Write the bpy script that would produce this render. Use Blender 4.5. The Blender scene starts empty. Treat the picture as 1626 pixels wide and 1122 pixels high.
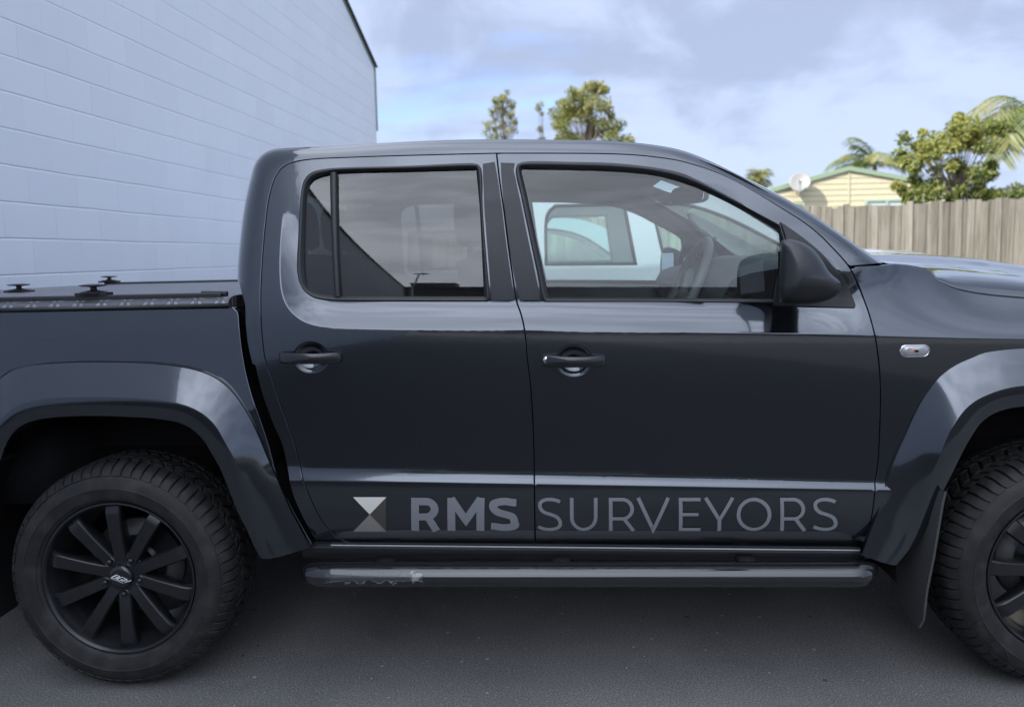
import bpy, bmesh, math, random
import numpy as np
from mathutils import Vector, Matrix, Quaternion
from mathutils.geometry import delaunay_2d_cdt
R=math.radians
rnd=random.Random(7); nr=np.random.default_rng(11)
SC=bpy.context.scene
COL=SC.collection

# ------------------------------------------------------------------ camera
CAM_F,CAM_PITCH,CAM_YAW,CAM_ROLL=1175.04,.0895140,.0436101,-.0231159
CAM_LOC=Vector((1.429275,-2.311372,1.421788)); CAM_CY=511.45
cd=bpy.data.cameras.new('camera'); cam=bpy.data.objects.new('camera',cd); COL.objects.link(cam)
cd.sensor_width=36; cd.sensor_fit='HORIZONTAL'; cd.lens=36*CAM_F/1626
cd.shift_y=-(561-CAM_CY)/1626; cd.clip_start=.05; cd.clip_end=3000
cd.dof.use_dof=True; cd.dof.focus_distance=2.33; cd.dof.aperture_fstop=2.7
ca,sa=math.cos(CAM_YAW),math.sin(CAM_YAW); cp,sp=math.cos(CAM_PITCH),math.sin(CAM_PITCH)
right=Vector((ca,sa,0)); fwd=Vector((-sa*cp,ca*cp,-sp)); up=right.cross(fwd)
cr,sr=math.cos(CAM_ROLL),math.sin(CAM_ROLL)
# roll about the view axis
r2=right*cr+up*sr; u2=-right*sr+up*cr
M=Matrix((r2,u2,-fwd)).transposed().to_4x4(); M.translation=CAM_LOC
cam.matrix_world=M
SC.camera=cam

# ------------------------------------------------------------------ sun and sky
SUN_DIR=Vector((-.66,-.50,.56)).normalized()      # towards the sun
EL=math.asin(SUN_DIR.z); AZ=math.atan2(SUN_DIR.x,SUN_DIR.y)
sl=bpy.data.lights.new('sun','SUN'); sl.energy=2.0; sl.angle=R(1.2); sl.color=(1,.93,.82)
so=bpy.data.objects.new('sun',sl); COL.objects.link(so)
so.rotation_euler=(-SUN_DIR).to_track_quat('-Z','Y').to_euler(); so.location=(0,0,40)
W=bpy.data.worlds.new('World'); SC.world=W; W.use_nodes=True
nt=W.node_tree; N=nt.nodes; LK=nt.links
for n in list(N): N.remove(n)
class G:
    """small helper to write node graphs"""
    def __init__(s,tree): s.t=tree
    def n(s,typ,ins=None,**kw):
        o=s.t.nodes.new(typ)
        for k,v in kw.items(): setattr(o,k,v)
        for k,v in (ins or {}).items():
            sock=o.inputs[k]
            if isinstance(v,bpy.types.NodeSocket): s.t.links.new(v,sock)
            else: sock.default_value=v
        return o
    def m(s,op,a,b=0.0,c=0.0,clamp=False):
        return s.n('ShaderNodeMath',{0:a,1:b,2:c},operation=op,use_clamp=clamp).outputs[0]
    def vm(s,op,a,b=(0,0,0)):
        o=s.n('ShaderNodeVectorMath',{0:a,1:b},operation=op)
        return o.outputs['Value'] if op in('DOT_PRODUCT','LENGTH') else o.outputs[0]
    def mix(s,f,a,b,blend='MIX'):
        o=s.n('ShaderNodeMix',data_type='RGBA',blend_type=blend)
        for sock,v in ((o.inputs[0],f),(o.inputs[6],a),(o.inputs[7],b)):
            if isinstance(v,bpy.types.NodeSocket): s.t.links.new(v,sock)
            else: sock.default_value=(v if not hasattr(v,'__len__') or len(v)==4 else (*v,1))
        return o.outputs[2]
    def noise(s,vec,scale,detail=4,rough=.5,dist=0):
        return s.n('ShaderNodeTexNoise',{'Vector':vec,'Scale':scale,'Detail':detail,'Roughness':rough,'Distortion':dist}).outputs[0]
    def ramp(s,f,lo,hi,a=0.,b=1.):
        return s.n('ShaderNodeMapRange',{0:f,1:lo,2:hi,3:a,4:b},interpolation_type='SMOOTHSTEP').outputs[0]
g=G(nt)
tc=g.n('ShaderNodeTexCoord'); D=tc.outputs['Generated']
sky=g.n('ShaderNodeTexSky',sky_type='NISHITA',sun_disc=False,sun_elevation=EL,sun_rotation=AZ,altitude=0,air_density=1.0,dust_density=.6,ozone_density=1.6)
sep=g.n('ShaderNodeSeparateXYZ',{0:D}); dz=sep.outputs[2]
den=g.m('ADD',g.m('ABSOLUTE',dz),.16)
pc=g.n('ShaderNodeCombineXYZ',{0:g.m('DIVIDE',sep.outputs[0],den),1:g.m('DIVIDE',sep.outputs[1],den),2:0.0}).outputs[0]
pc2=g.vm('ADD',pc,(3.3,1.7,0))
n1=g.noise(pc2,.8,6,.5,.3)
n2=g.noise(g.vm('MULTIPLY',pc2,(1,1.9,1)),1.9,6,.5,.4)
n3=g.noise(g.vm('ADD',g.vm('MULTIPLY',D,(1,1,1.7)),(3.1,1.2,.4)),4.2,7,.55,.5)
n4=g.noise(g.vm('ADD',g.vm('MULTIPLY',D,(1,1,1.9)),(7.7,2.2,.1)),9.0,5,.5,.3)
cover=g.ramp(g.m('ADD',g.m('MULTIPLY',n1,.7),g.m('MULTIPLY',n2,.3)),.26,.44)
toward=g.ramp(g.vm('DOT_PRODUCT',D,SUN_DIR),-.15,1.0)
lit=g.mix(toward,(1.20,1.42,1.90),(6.4,6.75,7.6))
shade=g.mix(toward,(.86,1.02,1.40),(4.5,4.8,5.4))
cl=g.mix(g.ramp(g.m('ADD',g.m('MULTIPLY',n3,.72),g.m('ADD',g.m('MULTIPLY',n2,.13),g.m('MULTIPLY',n4,.15))),.43,.61),lit,shade)
skyc=g.mix(1.0,sky.outputs[0],(.40,.40,.52),'MULTIPLY')
col=g.mix(g.m('MULTIPLY',cover,.95),skyc,cl)
bg=g.n('ShaderNodeBackground',{0:col,1:.1})
out=g.n('ShaderNodeOutputWorld',{0:bg.outputs[0]})
SC.view_settings.view_transform='Standard'; SC.view_settings.look='None'
SC.view_settings.exposure=2.48; SC.view_settings.gamma=1
SC.cycles.max_bounces=12; SC.cycles.transparent_max_bounces=24; SC.cycles.glossy_bounces=5; SC.cycles.diffuse_bounces=4
SC.cycles.caustics_reflective=False; SC.cycles.caustics_refractive=False
SC.cycles.use_denoising=True

# ------------------------------------------------------------------ materials
def mat(name):
    m=bpy.data.materials.new(name); m.use_nodes=True
    t=m.node_tree
    for n in list(t.nodes): t.nodes.remove(n)
    return m,G(t)
def fin(g,sh,disp=None):
    o=g.n('ShaderNodeOutputMaterial'); g.t.links.new(sh,o.inputs[0])
def pbsdf(g,col,rough=.5,metal=0.,coat=0.,normal=None,spec=.5,coat_rough=.03,coat_normal=None):
    def c4(c): return c if isinstance(c,bpy.types.NodeSocket) else (*c,1)
    ins={'Base Color':c4(col),'Roughness':rough,'Metallic':metal,'Coat Weight':coat,'Specular IOR Level':spec,'Coat Roughness':coat_rough}
    if normal: ins['Normal']=normal
    return g.n('ShaderNodeBsdfPrincipled',ins).outputs[0]
def bump(g,h,strength=.3,dist=.01):
    return g.n('ShaderNodeBump',{'Height':h,'Strength':strength,'Distance':dist}).outputs[0]
def simple(name,col,rough=.5,metal=0.,coat=0.,spec=.5,var=.12,scale=30,bmp=0.,bscale=400):
    m,g=mat(name); P=g.n('ShaderNodeTexCoord').outputs['Object']
    n=g.noise(P,scale,5,.6)
    c=g.mix(n,tuple(x*(1-var) for x in col),tuple(min(1,x*(1+var)) for x in col))
    r=g.m('ADD',rough-.05,g.m('MULTIPLY',g.noise(P,scale*.6,4),.1))
    nm=bump(g,g.noise(P,bscale,3),bmp,.002) if bmp else None
    fin(g,pbsdf(g,c,r,metal,coat,nm,spec)); return m
MT={}
# car paint
m,g=mat('dark_grey_metallic_paint'); P=g.n('ShaderNodeTexCoord').outputs['Object']
fl=g.n('ShaderNodeTexVoronoi',{'Vector':P,'Scale':1400.0}).outputs['Color']
base=g.mix(.10,(.072,.082,.096,1),fl,'OVERLAY')
dirt=g.ramp(g.m('ADD',g.m('MULTIPLY',g.noise(P,3.5,6,.62),.7),g.m('MULTIPLY',g.noise(P,60,4,.6),.3)),.46,.75,0,.055)
c=g.mix(dirt,base,(.16,.16,.155))
crg=g.m('ADD',.015,g.m('MULTIPLY',g.noise(P,7,5,.6),.035))
peel=bump(g,g.noise(P,55,2,.4),.018,.004)
b=g.n('ShaderNodeBsdfPrincipled',{'Base Color':c,'Metallic':.94,'Roughness':.13,'Coat Weight':1.0,'Coat Roughness':crg,'Coat IOR':1.5,'Coat Normal':peel})
fin(g,b.outputs[0]); MT['paint']=m
MT['plastic']=simple('black_textured_plastic',(.016,.017,.019),.46,spec=.45,bmp=.25,bscale=900)
MT['mirror_cap']=simple('satin_black_cap',(.018,.020,.024),.36,spec=.5,bmp=.12,bscale=900)
MT['applique']=simple('satin_black_pillar_film',(.030,.032,.038),.38,spec=.35)
MT['seal']=simple('black_rubber_seal',(.018,.019,.021),.42)
MT['dark']=simple('matt_black_liner',(.008,.008,.009),.8,spec=.2)
MT['sill']=simple('dull_black_sill',(.010,.011,.013),.42)
MT['gloss_black']=simple('gloss_black_step',(.010,.011,.013),.22,coat=.4)
MT['rim']=simple('satin_black_alloy',(.011,.0115,.013),.30,spec=.5,var=.2,scale=20)
MT['steel']=simple('worn_grey_steel',(.16,.16,.16),.5,metal=.8)
MT['chrome']=simple('bright_chrome',(.75,.76,.78),.12,metal=1.)
MT['flap']=simple('grey_rubber_flap',(.045,.046,.047),.6,bmp=.2)
MT['wheelrim']=simple('grey_leather_wheel',(.15,.152,.155),.5)
MT['paleline']=simple('pale_grey_strip',(.34,.36,.36),.4)
MT['interior']=simple('charcoal_interior',(.085,.087,.092),.65,spec=.3)
MT['interior_grey']=simple('grey_interior_trim',(.13,.135,.14),.7,spec=.3)
MT['fabric']=simple('dark_seat_fabric',(.010,.010,.011),.9,spec=.2,bmp=.3)
MT['whitepaint']=simple('white_car_paint',(.74,.75,.76),.3,coat=1.,var=.03)
MT['silverpaint']=simple('pale_silver_car_paint',(.42,.46,.50),.3,metal=.3,coat=1.,var=.04)
# tyre
m,g=mat('tyre_rubber'); P=g.n('ShaderNodeTexCoord').outputs['Object']
n=g.ramp(g.noise(P,18,6,.65),.4,.75)
c=g.mix(n,(.0115,.0113,.012),(.030,.0285,.0275)); fin(g,pbsdf(g,c,.62,normal=bump(g,g.noise(P,260,4),.25,.002),spec=.35)); MT['tyre']=m
def glass(name,tint,boost=1.,dirt=.0):
    m,g=mat(name)
    geo=g.n('ShaderNodeNewGeometry'); dot=g.m('ABSOLUTE',g.vm('DOT_PRODUCT',geo.outputs['Normal'],geo.outputs['Incoming']))
    f=g.m('POWER',g.m('SUBTRACT',1.0,dot),5.0)
    f=g.m('MULTIPLY',g.m('ADD',.085,g.m('MULTIPLY',f,.9)),boost,clamp=True)
    tr=g.n('ShaderNodeBsdfTransparent',{0:(*tint,1)}).outputs[0]
    gl=g.n('ShaderNodeBsdfGlossy',{'Color':(1,1,1,1),'Roughness':0.0}).outputs[0]
    sh=g.n('ShaderNodeMixShader',{0:f,1:tr,2:gl}).outputs[0]
    if dirt:
        P=g.n('ShaderNodeTexCoord').outputs['Object']
        d=g.ramp(g.noise(P,9,6,.65),.35,.8,dirt*.4,dirt)
        df=g.n('ShaderNodeBsdfDiffuse',{0:(.5,.5,.5,1)}).outputs[0]
        sh=g.n('ShaderNodeMixShader',{0:d,1:sh,2:df}).outputs[0]
    fin(g,sh); return m
MT['privacy']=glass('privacy_glass',(.28,.30,.285),.95,.015)
MT['clear']=glass('green_tinted_glass',(.80,.92,.885),.74,.05)
MT['windscreen']=glass('windscreen_glass',(.70,.78,.75),1.0,.02)
MT['mirror']=simple('mirror_silver',(.85,.86,.87),.03,metal=1.,var=.01)
MT['letter']=simple('grey_vinyl_letter',(.205,.212,.228),.5,spec=.3,var=.03)
MT['logo_light']=simple('light_grey_vinyl',(.68,.65,.60),.5,spec=.3,var=.03)
MT['logo_mid']=simple('mid_grey_vinyl',(.215,.20,.18),.5,spec=.3,var=.03)
MT['logo_dark']=simple('dark_grey_vinyl',(.062,.060,.053),.5,spec=.3,var=.03)
MT['white']=simple('white_print',(.75,.75,.75),.4,var=.03)
m,g=mat('clear_lens'); 
tr=g.n('ShaderNodeBsdfTransparent',{0:(.85,.86,.88,1)}).outputs[0]; gl=g.n('ShaderNodeBsdfGlossy',{'Roughness':.08,'Color':(1,1,1,1)}).outputs[0]
df=g.n('ShaderNodeBsdfDiffuse',{0:(.55,.56,.60,1)}).outputs[0]
s1=g.n('ShaderNodeMixShader',{0:.28,1:tr,2:gl}).outputs[0]; fin(g,g.n('ShaderNodeMixShader',{0:.35,1:s1,2:df}).outputs[0]); MT['lens']=m
MT['amber']=simple('red_amber_bulb',(.65,.06,.02),.3)
# asphalt
m,g=mat('worn_asphalt'); P=g.n('ShaderNodeTexCoord').outputs['Object']
big=g.ramp(g.noise(P,.9,6,.6),.3,.7); fine=g.noise(P,170,5,.7)
c=g.mix(big,(.124,.124,.125),(.176,.174,.172))
c=g.mix(g.ramp(fine,.35,.72),g.mix(1.,c,(.50,.50,.505),'MULTIPLY'),g.mix(1.,c,(1.52,1.50,1.47),'MULTIPLY'))
v=g.n('ShaderNodeTexVoronoi',{'Vector':P,'Scale':165.0})
sepv=g.n('ShaderNodeSeparateColor',{0:v.outputs['Color']})
spk=g.m('MULTIPLY',g.m('GREATER_THAN',sepv.outputs[0],.945),g.m('LESS_THAN',v.outputs['Distance'],.32))
c=g.mix(g.m('MULTIPLY',spk,.75),c,(.36,.355,.34))
v2=g.n('ShaderNodeTexVoronoi',{'Vector':P,'Scale':14.0}); s2=g.n('ShaderNodeSeparateColor',{0:v2.outputs['Color']})
spot=g.m('MULTIPLY',g.m('GREATER_THAN',s2.outputs[1],.88),g.m('LESS_THAN',v2.outputs['Distance'],.13))
c=g.mix(g.m('MULTIPLY',spot,.6),c,(.02,.02,.022))
chip=g.m('MULTIPLY',g.m('LESS_THAN',s2.outputs[2],.07),g.m('LESS_THAN',v2.outputs['Distance'],.085))
c=g.mix(g.m('MULTIPLY',chip,.8),c,(.34,.33,.30))
stain=g.ramp(g.noise(g.vm('ADD',P,(4.1,2.2,0)),1.9,6,.65,.8),.56,.74,0,.38)
c=g.mix(stain,c,(.055,.054,.055))
h=g.m('ADD',g.m('MULTIPLY',g.noise(P,130,5,.7),.7),g.m('MULTIPLY',g.noise(P,24,3),.3))
fin(g,pbsdf(g,c,.82,normal=bump(g,h,.55,.006),spec=.35)); MT['asphalt']=m
m,g=mat('dark_sheet_for_reflections'); P=g.n('ShaderNodeTexCoord').outputs['Object']  # colour of the sheet added behind the camera to darken door reflections
c=g.mix(g.noise(P,150,5,.7),(.026,.026,.028),(.050,.050,.052)); fin(g,pbsdf(g,c,.85,normal=bump(g,g.noise(P,120,4),.4,.005),spec=.3)); MT['added_dark_sheet']=m
# white painted blockwork: local X runs along the wall, Z up
m,g=mat('white_painted_blockwork'); P=g.n('ShaderNodeTexCoord').outputs['Object']
sp3=g.n('ShaderNodeSeparateXYZ',{0:g.vm('ADD',P,g.vm('MULTIPLY',g.vm('SUBTRACT',g.n('ShaderNodeTexNoise',{'Vector':P,'Scale':2.0,'Detail':2.0}).outputs['Color'],(.5,.5,.5)),(.012,.012,.012)))})
zr=g.m('DIVIDE',sp3.outputs[2],.197); row=g.m('FLOOR',zr); zf=g.m('SUBTRACT',zr,row)
xr=g.m('ADD',g.m('DIVIDE',sp3.outputs[0],.394),g.m('MULTIPLY',g.m('MODULO',row,2.0),.5)); xf=g.m('FRACT',xr)
ez=g.m('MULTIPLY',g.m('MINIMUM',zf,g.m('SUBTRACT',1.0,zf)),.197)
ex=g.m('MULTIPLY',g.m('MINIMUM',xf,g.m('SUBTRACT',1.0,xf)),.394)
gz=g.ramp(ez,.0,.008); wear=g.noise(P,1.3,4); gx=g.m('ADD',g.ramp(ex,.0,.006),g.ramp(wear,.35,.75,.25,.9),clamp=True)
groove=g.m('MINIMUM',gz,gx)
h=g.m('ADD',g.m('MULTIPLY',groove,1.0),g.m('MULTIPLY',g.noise(P,85,4,.6),.10))
cellr=g.n('ShaderNodeTexWhiteNoise',{0:g.n('ShaderNodeCombineXYZ',{0:g.m('FLOOR',xr),1:row,2:0.}).outputs[0]}).outputs[0]
c=g.mix(cellr,(.72,.765,.845),(.755,.80,.875))
c=g.mix(g.ramp(g.noise(g.vm('MULTIPLY',P,(1,1,.35)),2.2,6,.65),.5,.8,0,.22),c,(.60,.63,.68))
c=g.mix(g.m('MULTIPLY',g.m('SUBTRACT',1.0,groove),.16),c,(.40,.41,.45))
fin(g,pbsdf(g,c,.6,normal=bump(g,h,.5,.006),spec=.35)); MT['block']=m
MT['flash_green']=simple('green_metal_flashing',(.20,.25,.22),.5)
MT['roof_green']=simple('pale_green_roofing',(.16,.215,.15),.5)
MT['siding']=simple('cream_painted_weatherboard',(.35,.325,.225),.55,var=.04,scale=4)
MT['trim_green']=simple('pale_green_trim',(.22,.29,.24),.5)
MT['dish']=simple('grey_dish_paint',(.15,.155,.16),.5)
MT['window_pane']=simple('house_window_pane',(.30,.36,.36),.1,spec=.8)
MT['curtain']=simple('pale_curtain',(.55,.62,.58),.8)
MT['greywall']=simple('dark_grey_cladding',(.050,.052,.056),.6)
MT['roofdark']=simple('charcoal_roofing',(.04,.042,.046),.55)
MT['galv']=simple('galvanised_steel',(.30,.31,.32),.45,metal=.7)
# weathered palings
m,g=mat('weathered_paling'); P=g.n('ShaderNodeTexCoord').outputs['Object']
isl=g.n('ShaderNodeNewGeometry').outputs['Random Per Island']
gr=g.noise(g.vm('MULTIPLY',P,(26,26,1.3)),1.0,6,.65,.3); bl=g.noise(P,2.2,5,.6)
c=g.mix(isl,(.090,.084,.072),(.190,.182,.160)); c=g.mix(g.ramp(gr,.38,.72),c,g.mix(1.,c,(.52,.50,.47),'MULTIPLY'))
c=g.mix(g.ramp(bl,.45,.75,0,.45),c,(.14,.13,.115))
fin(g,pbsdf(g,c,.85,normal=bump(g,gr,.4,.004),spec=.2)); MT['paling']=m
def leafmat(name,a,b,c3):
    m,g=mat(name); isl=g.n('ShaderNodeNewGeometry').outputs['Random Per Island']
    P=g.n('ShaderNodeTexCoord').outputs['Object']
    c=g.mix(isl,a,b); c=g.mix(g.ramp(g.noise(P,1.1,3),.42,.66),c,c3)
    d=g.n('ShaderNodeBsdfDiffuse',{0:c}).outputs[0]; t=g.n('ShaderNodeBsdfTranslucent',{0:g.mix(1.,c,(1.3,1.35,.6),'MULTIPLY')}).outputs[0]
    gl=g.n('ShaderNodeBsdfGlossy',{'Color':(.5,.5,.5,1),'Roughness':.4}).outputs[0]
    s=g.n('ShaderNodeMixShader',{0:.42,1:d,2:t}).outputs[0]; fin(g,g.n('ShaderNodeMixShader',{0:.03,1:s,2:gl}).outputs[0]); return m
MT['leaf_olive']=leafmat('olive_leaf',(.12,.145,.055),(.19,.20,.08),(.235,.225,.11))
MT['leaf_green']=leafmat('green_leaf',(.080,.115,.036),(.15,.175,.055),(.215,.225,.07))
MT['leaf_palm']=leafmat('palm_leaf',(.085,.12,.05),(.145,.18,.07),(.21,.205,.09))
MT['bark']=simple('brown_grey_bark',(.13,.11,.085),.9,var=.35,scale=12,bmp=.5,bscale=40)

# ------------------------------------------------------------------ lines of the bodywork (metres)
RING=[(1.3609,1.1879),(1.2009,1.1909),(0.9996,1.196),(0.8308,1.2013),(0.7495,1.2062),(0.6954,1.2153),(0.655,1.2315),(0.6214,1.259),(0.601,1.2895),(0.5882,1.3299),(0.5818,1.3836),(0.5791,1.4512),(0.5788,1.5196),(0.5805,1.589),(0.5868,1.6522),(0.5958,1.6912),(0.6118,1.7159),(0.6393,1.7295),(0.6812,1.7398),(0.851,1.7449),(1.1321,1.7438),(1.2786,1.743),(1.463,1.7404),(1.5319,1.7369),(1.6348,1.731),(1.7371,1.7223),(1.8047,1.7112),(1.8717,1.6972),(1.9379,1.6764),(2.0029,1.6467),(2.0668,1.6105),(2.1299,1.5718),(2.1922,1.5303),(2.2415,1.4955),(2.2812,1.4579),(2.3285,1.404),(2.36,1.351),(2.458,1.3321),(2.6564,1.3102),(2.6305,1.1442),(2.4261,1.1533),(2.0584,1.1655),(1.5834,1.179)]
REAR_SEAM=[(1.2822,1.7608),(1.1319,1.7617),(0.9209,1.7623),(0.7794,1.7614),(0.673,1.7595),(0.6163,1.754),(0.5813,1.7441),(0.5576,1.7268),(0.5419,1.6999),(0.531,1.6609),(0.5246,1.6115),(0.5221,1.5417),(0.5208,1.4662),(0.52,1.385),(0.5193,1.3179),(0.5201,1.2509),(0.522,1.1834),(0.5276,1.1084),(0.5435,1.0533),(0.5627,0.9768),(0.5885,0.8927),(0.6085,0.8223),(0.6194,0.7659),(0.6298,0.7187),(0.6456,0.67),(0.6648,0.6109),(0.6866,0.5564),(0.7098,0.5197),(0.7408,0.4901),(0.774,0.4743),(0.8159,0.4689),(0.9647,0.4664),(1.1759,0.4637),(1.3856,0.4611)]
B_SEAM=[(1.2822,1.7608),(1.2922,1.6681),(1.3053,1.5704),(1.3173,1.4612),(1.3292,1.3663),(1.3423,1.2715),(1.3542,1.2383),(1.3642,1.2001),(1.3702,1.1544),(1.3736,1.0939),(1.3808,1.0262),(1.3864,0.9097),(1.3883,0.8059),(1.3876,0.7032),(1.3868,0.5979),(1.3856,0.4611)]
FRONT_SEAM=[(1.2829,1.7608),(1.4633,1.7554),(1.6355,1.7488),(1.7381,1.7414),(1.8059,1.7323),(1.8732,1.7197),(1.9395,1.6988),(2.005,1.6724),(2.0692,1.638),(2.1321,1.5963),(2.1943,1.5525),(2.2559,1.5085),(2.3017,1.4674),(2.3429,1.4201),(2.3722,1.3833),(2.3899,1.3568),(2.4096,1.317),(2.4251,1.2774),(2.4406,1.2252),(2.4502,1.1799),(2.4593,1.1279),(2.4664,1.0818),(2.4728,1.0287),(2.4781,0.9284),(2.4787,0.8269),(2.4754,0.7247),(2.4659,0.6598),(2.4617,0.5825),(2.4585,0.5062),(2.4516,0.4608),(2.4444,0.4409)]
DOOR_BOTTOM=[(1.3856,0.4611),(1.8707,0.4502),(2.1437,0.4456),(2.4444,0.4409)]
SIL=[(0.4061,1.3654),(0.4049,1.4138),(0.4056,1.4555),(0.4069,1.5257),(0.4096,1.5971),(0.4156,1.6622),(0.424,1.7133),(0.4358,1.7463),(0.4557,1.7732),(0.4836,1.7932),(0.516,1.8035),(0.6149,1.8072),(0.7612,1.8095),(0.8703,1.8136),(1.0516,1.817),(1.196,1.817),(1.3224,1.8138),(1.4652,1.8079),(1.6424,1.7987),(1.7478,1.7882),(1.8175,1.7772),(1.8866,1.7613),(1.9545,1.7346),(2.0212,1.7002),(2.0608,1.6776),(2.1197,1.6439),(2.2168,1.5885),(2.2967,1.5357),(2.3714,1.4776),(2.4339,1.4286),(2.4876,1.3903),(2.5211,1.3692)]
CAB_GAP=[(0.6627,0.4508),(0.6483,0.4905),(0.6243,0.5648),(0.5985,0.6486),(0.5805,0.7389),(0.5637,0.8298),(0.5399,0.8933),(0.5118,0.9915),(0.494,1.0885),(0.484,1.0941),(0.4739,1.1558),(0.4699,1.2169),(0.4676,1.2842),(0.4606,1.3058),(0.4427,1.3396)]
APILLAR_FOOT=[(2.4905,1.3707),(2.4374,1.3674),(2.3883,1.3647)]
BED_EDGE=[(0.414,1.2728),(0.4269,1.2576),(0.4314,1.2167),(0.4378,1.1482),(0.4505,1.0656),(0.4674,0.9962),(0.491,0.9195),(0.5144,0.8354),(0.534,0.7439),(0.4888,0.8791),(0.5133,0.8158),(0.5309,0.7524),(0.549,0.6958),(0.5737,0.6318),(0.6052,0.5603),(0.6434,0.4778)]
BED_TOP=[(-0.3511,1.2795),(-0.0688,1.2759),(0.2108,1.2738),(0.4118,1.2725)]
RF_OUT=[(-0.3649,0.028,1.0618),(-0.3272,0.028,1.0856),(-0.2762,0.028,1.1001),(-0.2188,0.028,1.1068),(-0.1123,0.028,1.1112),(-0.0067,0.028,1.1101),(0.1333,0.028,1.1043),(0.2373,0.028,1.0915),(0.306,0.028,1.0752),(0.3535,0.028,1.0551),(0.3934,0.028,1.0254),(0.426,0.028,0.9868),(0.4578,0.028,0.9343),(0.4888,0.028,0.8642),(0.5191,0.028,0.7798),(0.5438,0.028,0.7176),(0.5744,0.028,0.6324),(0.6059,0.028,0.5611),(0.6441,0.028,0.4786)]
RF_CREST=[(-0.325,-0.04,0.9325),(-0.2948,-0.04,0.9595),(-0.2582,-0.04,0.9809),(-0.2155,-0.04,0.9946),(-0.1456,-0.04,1.0031),(-0.0421,-0.04,1.0049),(0.0607,-0.04,1.002),(0.1628,-0.04,0.9951),(0.2506,-0.04,0.9823),(0.3106,-0.04,0.9632),(0.3499,-0.04,0.9382),(0.3817,-0.04,0.9025),(0.4058,-0.0394,0.8545),(0.428,-0.0344,0.8051),(0.4452,-0.0254,0.7529),(0.4508,-0.0185,0.7189),(0.4631,-0.0059,0.659),(0.4814,0.0075,0.5838),(0.5035,0.0138,0.5174),(0.5314,0.014,0.4493)]
RF_IN=[(-0.3527,-0.0195,0.7926),(-0.322,-0.0252,0.853),(-0.2898,-0.026,0.8944),(-0.2528,-0.026,0.918),(-0.2027,-0.026,0.9318),(-0.1255,-0.026,0.939),(-0.0213,-0.026,0.9403),(0.0822,-0.026,0.9362),(0.185,-0.026,0.9279),(0.2596,-0.026,0.9125),(0.2993,-0.026,0.8901),(0.3313,-0.0257,0.8554),(0.3545,-0.0224,0.8095),(0.3762,-0.016,0.7591),(0.3946,-0.0044,0.6871),(0.4133,0.0072,0.6127),(0.441,0.0149,0.5387),(0.462,0.016,0.4811),(0.4812,0.016,0.4451)]
FF_OUT=[(2.4271,0.025,0.4445),(2.4377,0.025,0.4722),(2.4532,0.025,0.5205),(2.4749,0.025,0.5823),(2.4931,0.025,0.6506),(2.5081,0.025,0.7117),(2.5264,0.025,0.7658),(2.5509,0.025,0.8262),(2.5752,0.025,0.8863),(2.5996,0.025,0.9394),(2.6211,0.025,0.979),(2.6426,0.025,1.0118),(2.6675,0.025,1.0379),(2.705,0.025,1.0636),(2.7552,0.025,1.0858),(2.7802,0.025,1.0965),(2.8307,0.025,1.1041),(2.9101,0.025,1.1092)]
FF_CREST=[(2.4954,0.012,0.4219),(2.5272,0.012,0.4631),(2.5637,0.01,0.5323),(2.5941,-0.0029,0.6183),(2.6148,-0.0208,0.7044),(2.6339,-0.0348,0.781),(2.6573,-0.04,0.8541),(2.6751,-0.04,0.8864),(2.7049,-0.04,0.9281),(2.7352,-0.04,0.9536),(2.7657,-0.04,0.9692),(2.8085,-0.04,0.9847),(2.8735,-0.04,0.9965)]
FF_IN=[(2.5358,0.014,0.4126),(2.574,0.014,0.4551),(2.6115,0.0136,0.51),(2.6448,0.0066,0.5874),(2.6629,-0.0042,0.6585),(2.6795,-0.0124,0.7078),(2.6964,-0.0195,0.7562),(2.7143,-0.0245,0.8036),(2.7342,-0.026,0.8431),(2.7581,-0.026,0.8788),(2.7885,-0.026,0.9045),(2.8316,-0.026,0.9214),(2.8848,-0.026,0.9291)]
R_SEAL=[(0.6257,1.3819),(0.6298,1.4775),(0.6344,1.5668),(0.6374,1.6431),(0.6432,1.6779),(0.6563,1.7022),(0.6804,1.7157),(0.7152,1.7218),(0.7502,1.7244),(0.9948,1.7247),(1.2032,1.7274),(1.2225,1.724),(1.2315,1.7111),(1.2369,1.5722),(1.2455,1.4358),(1.2569,1.2814),(1.2513,1.2754),(0.993,1.2813),(0.7726,1.2872),(0.7173,1.2911),(0.676,1.3022),(0.6488,1.3233),(0.632,1.3476)]
R_GLASS=[(0.65,1.3813),(0.6504,1.5182),(0.6537,1.6357),(0.6596,1.6705),(0.6813,1.6924),(0.7159,1.7027),(0.7543,1.7087),(0.9951,1.7092),(1.2156,1.7087),(1.2266,1.5724),(1.2318,1.4361),(1.236,1.2926),(0.9935,1.2977),(0.7662,1.3037),(0.7178,1.3075),(0.6833,1.3157),(0.6582,1.3368)]
R_DIV=[(0.7318,1.7093),(0.7542,1.7101),(0.7675,1.3024),(0.7488,1.3027)]
F_SEAL=[(1.3452,1.7009),(1.351,1.7204),(1.3676,1.727),(1.5312,1.7224),(1.6678,1.7144),(1.8031,1.6952),(1.8834,1.6756),(1.936,1.65),(2.0011,1.6126),(2.0659,1.5748),(2.1303,1.5359),(2.1869,1.5022),(2.1986,1.4404),(2.202,1.3471),(2.2069,1.2505),(1.7892,1.2637),(1.4297,1.271),(1.4251,1.2799),(1.4079,1.3713),(1.3832,1.5003),(1.3612,1.6171)]
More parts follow.
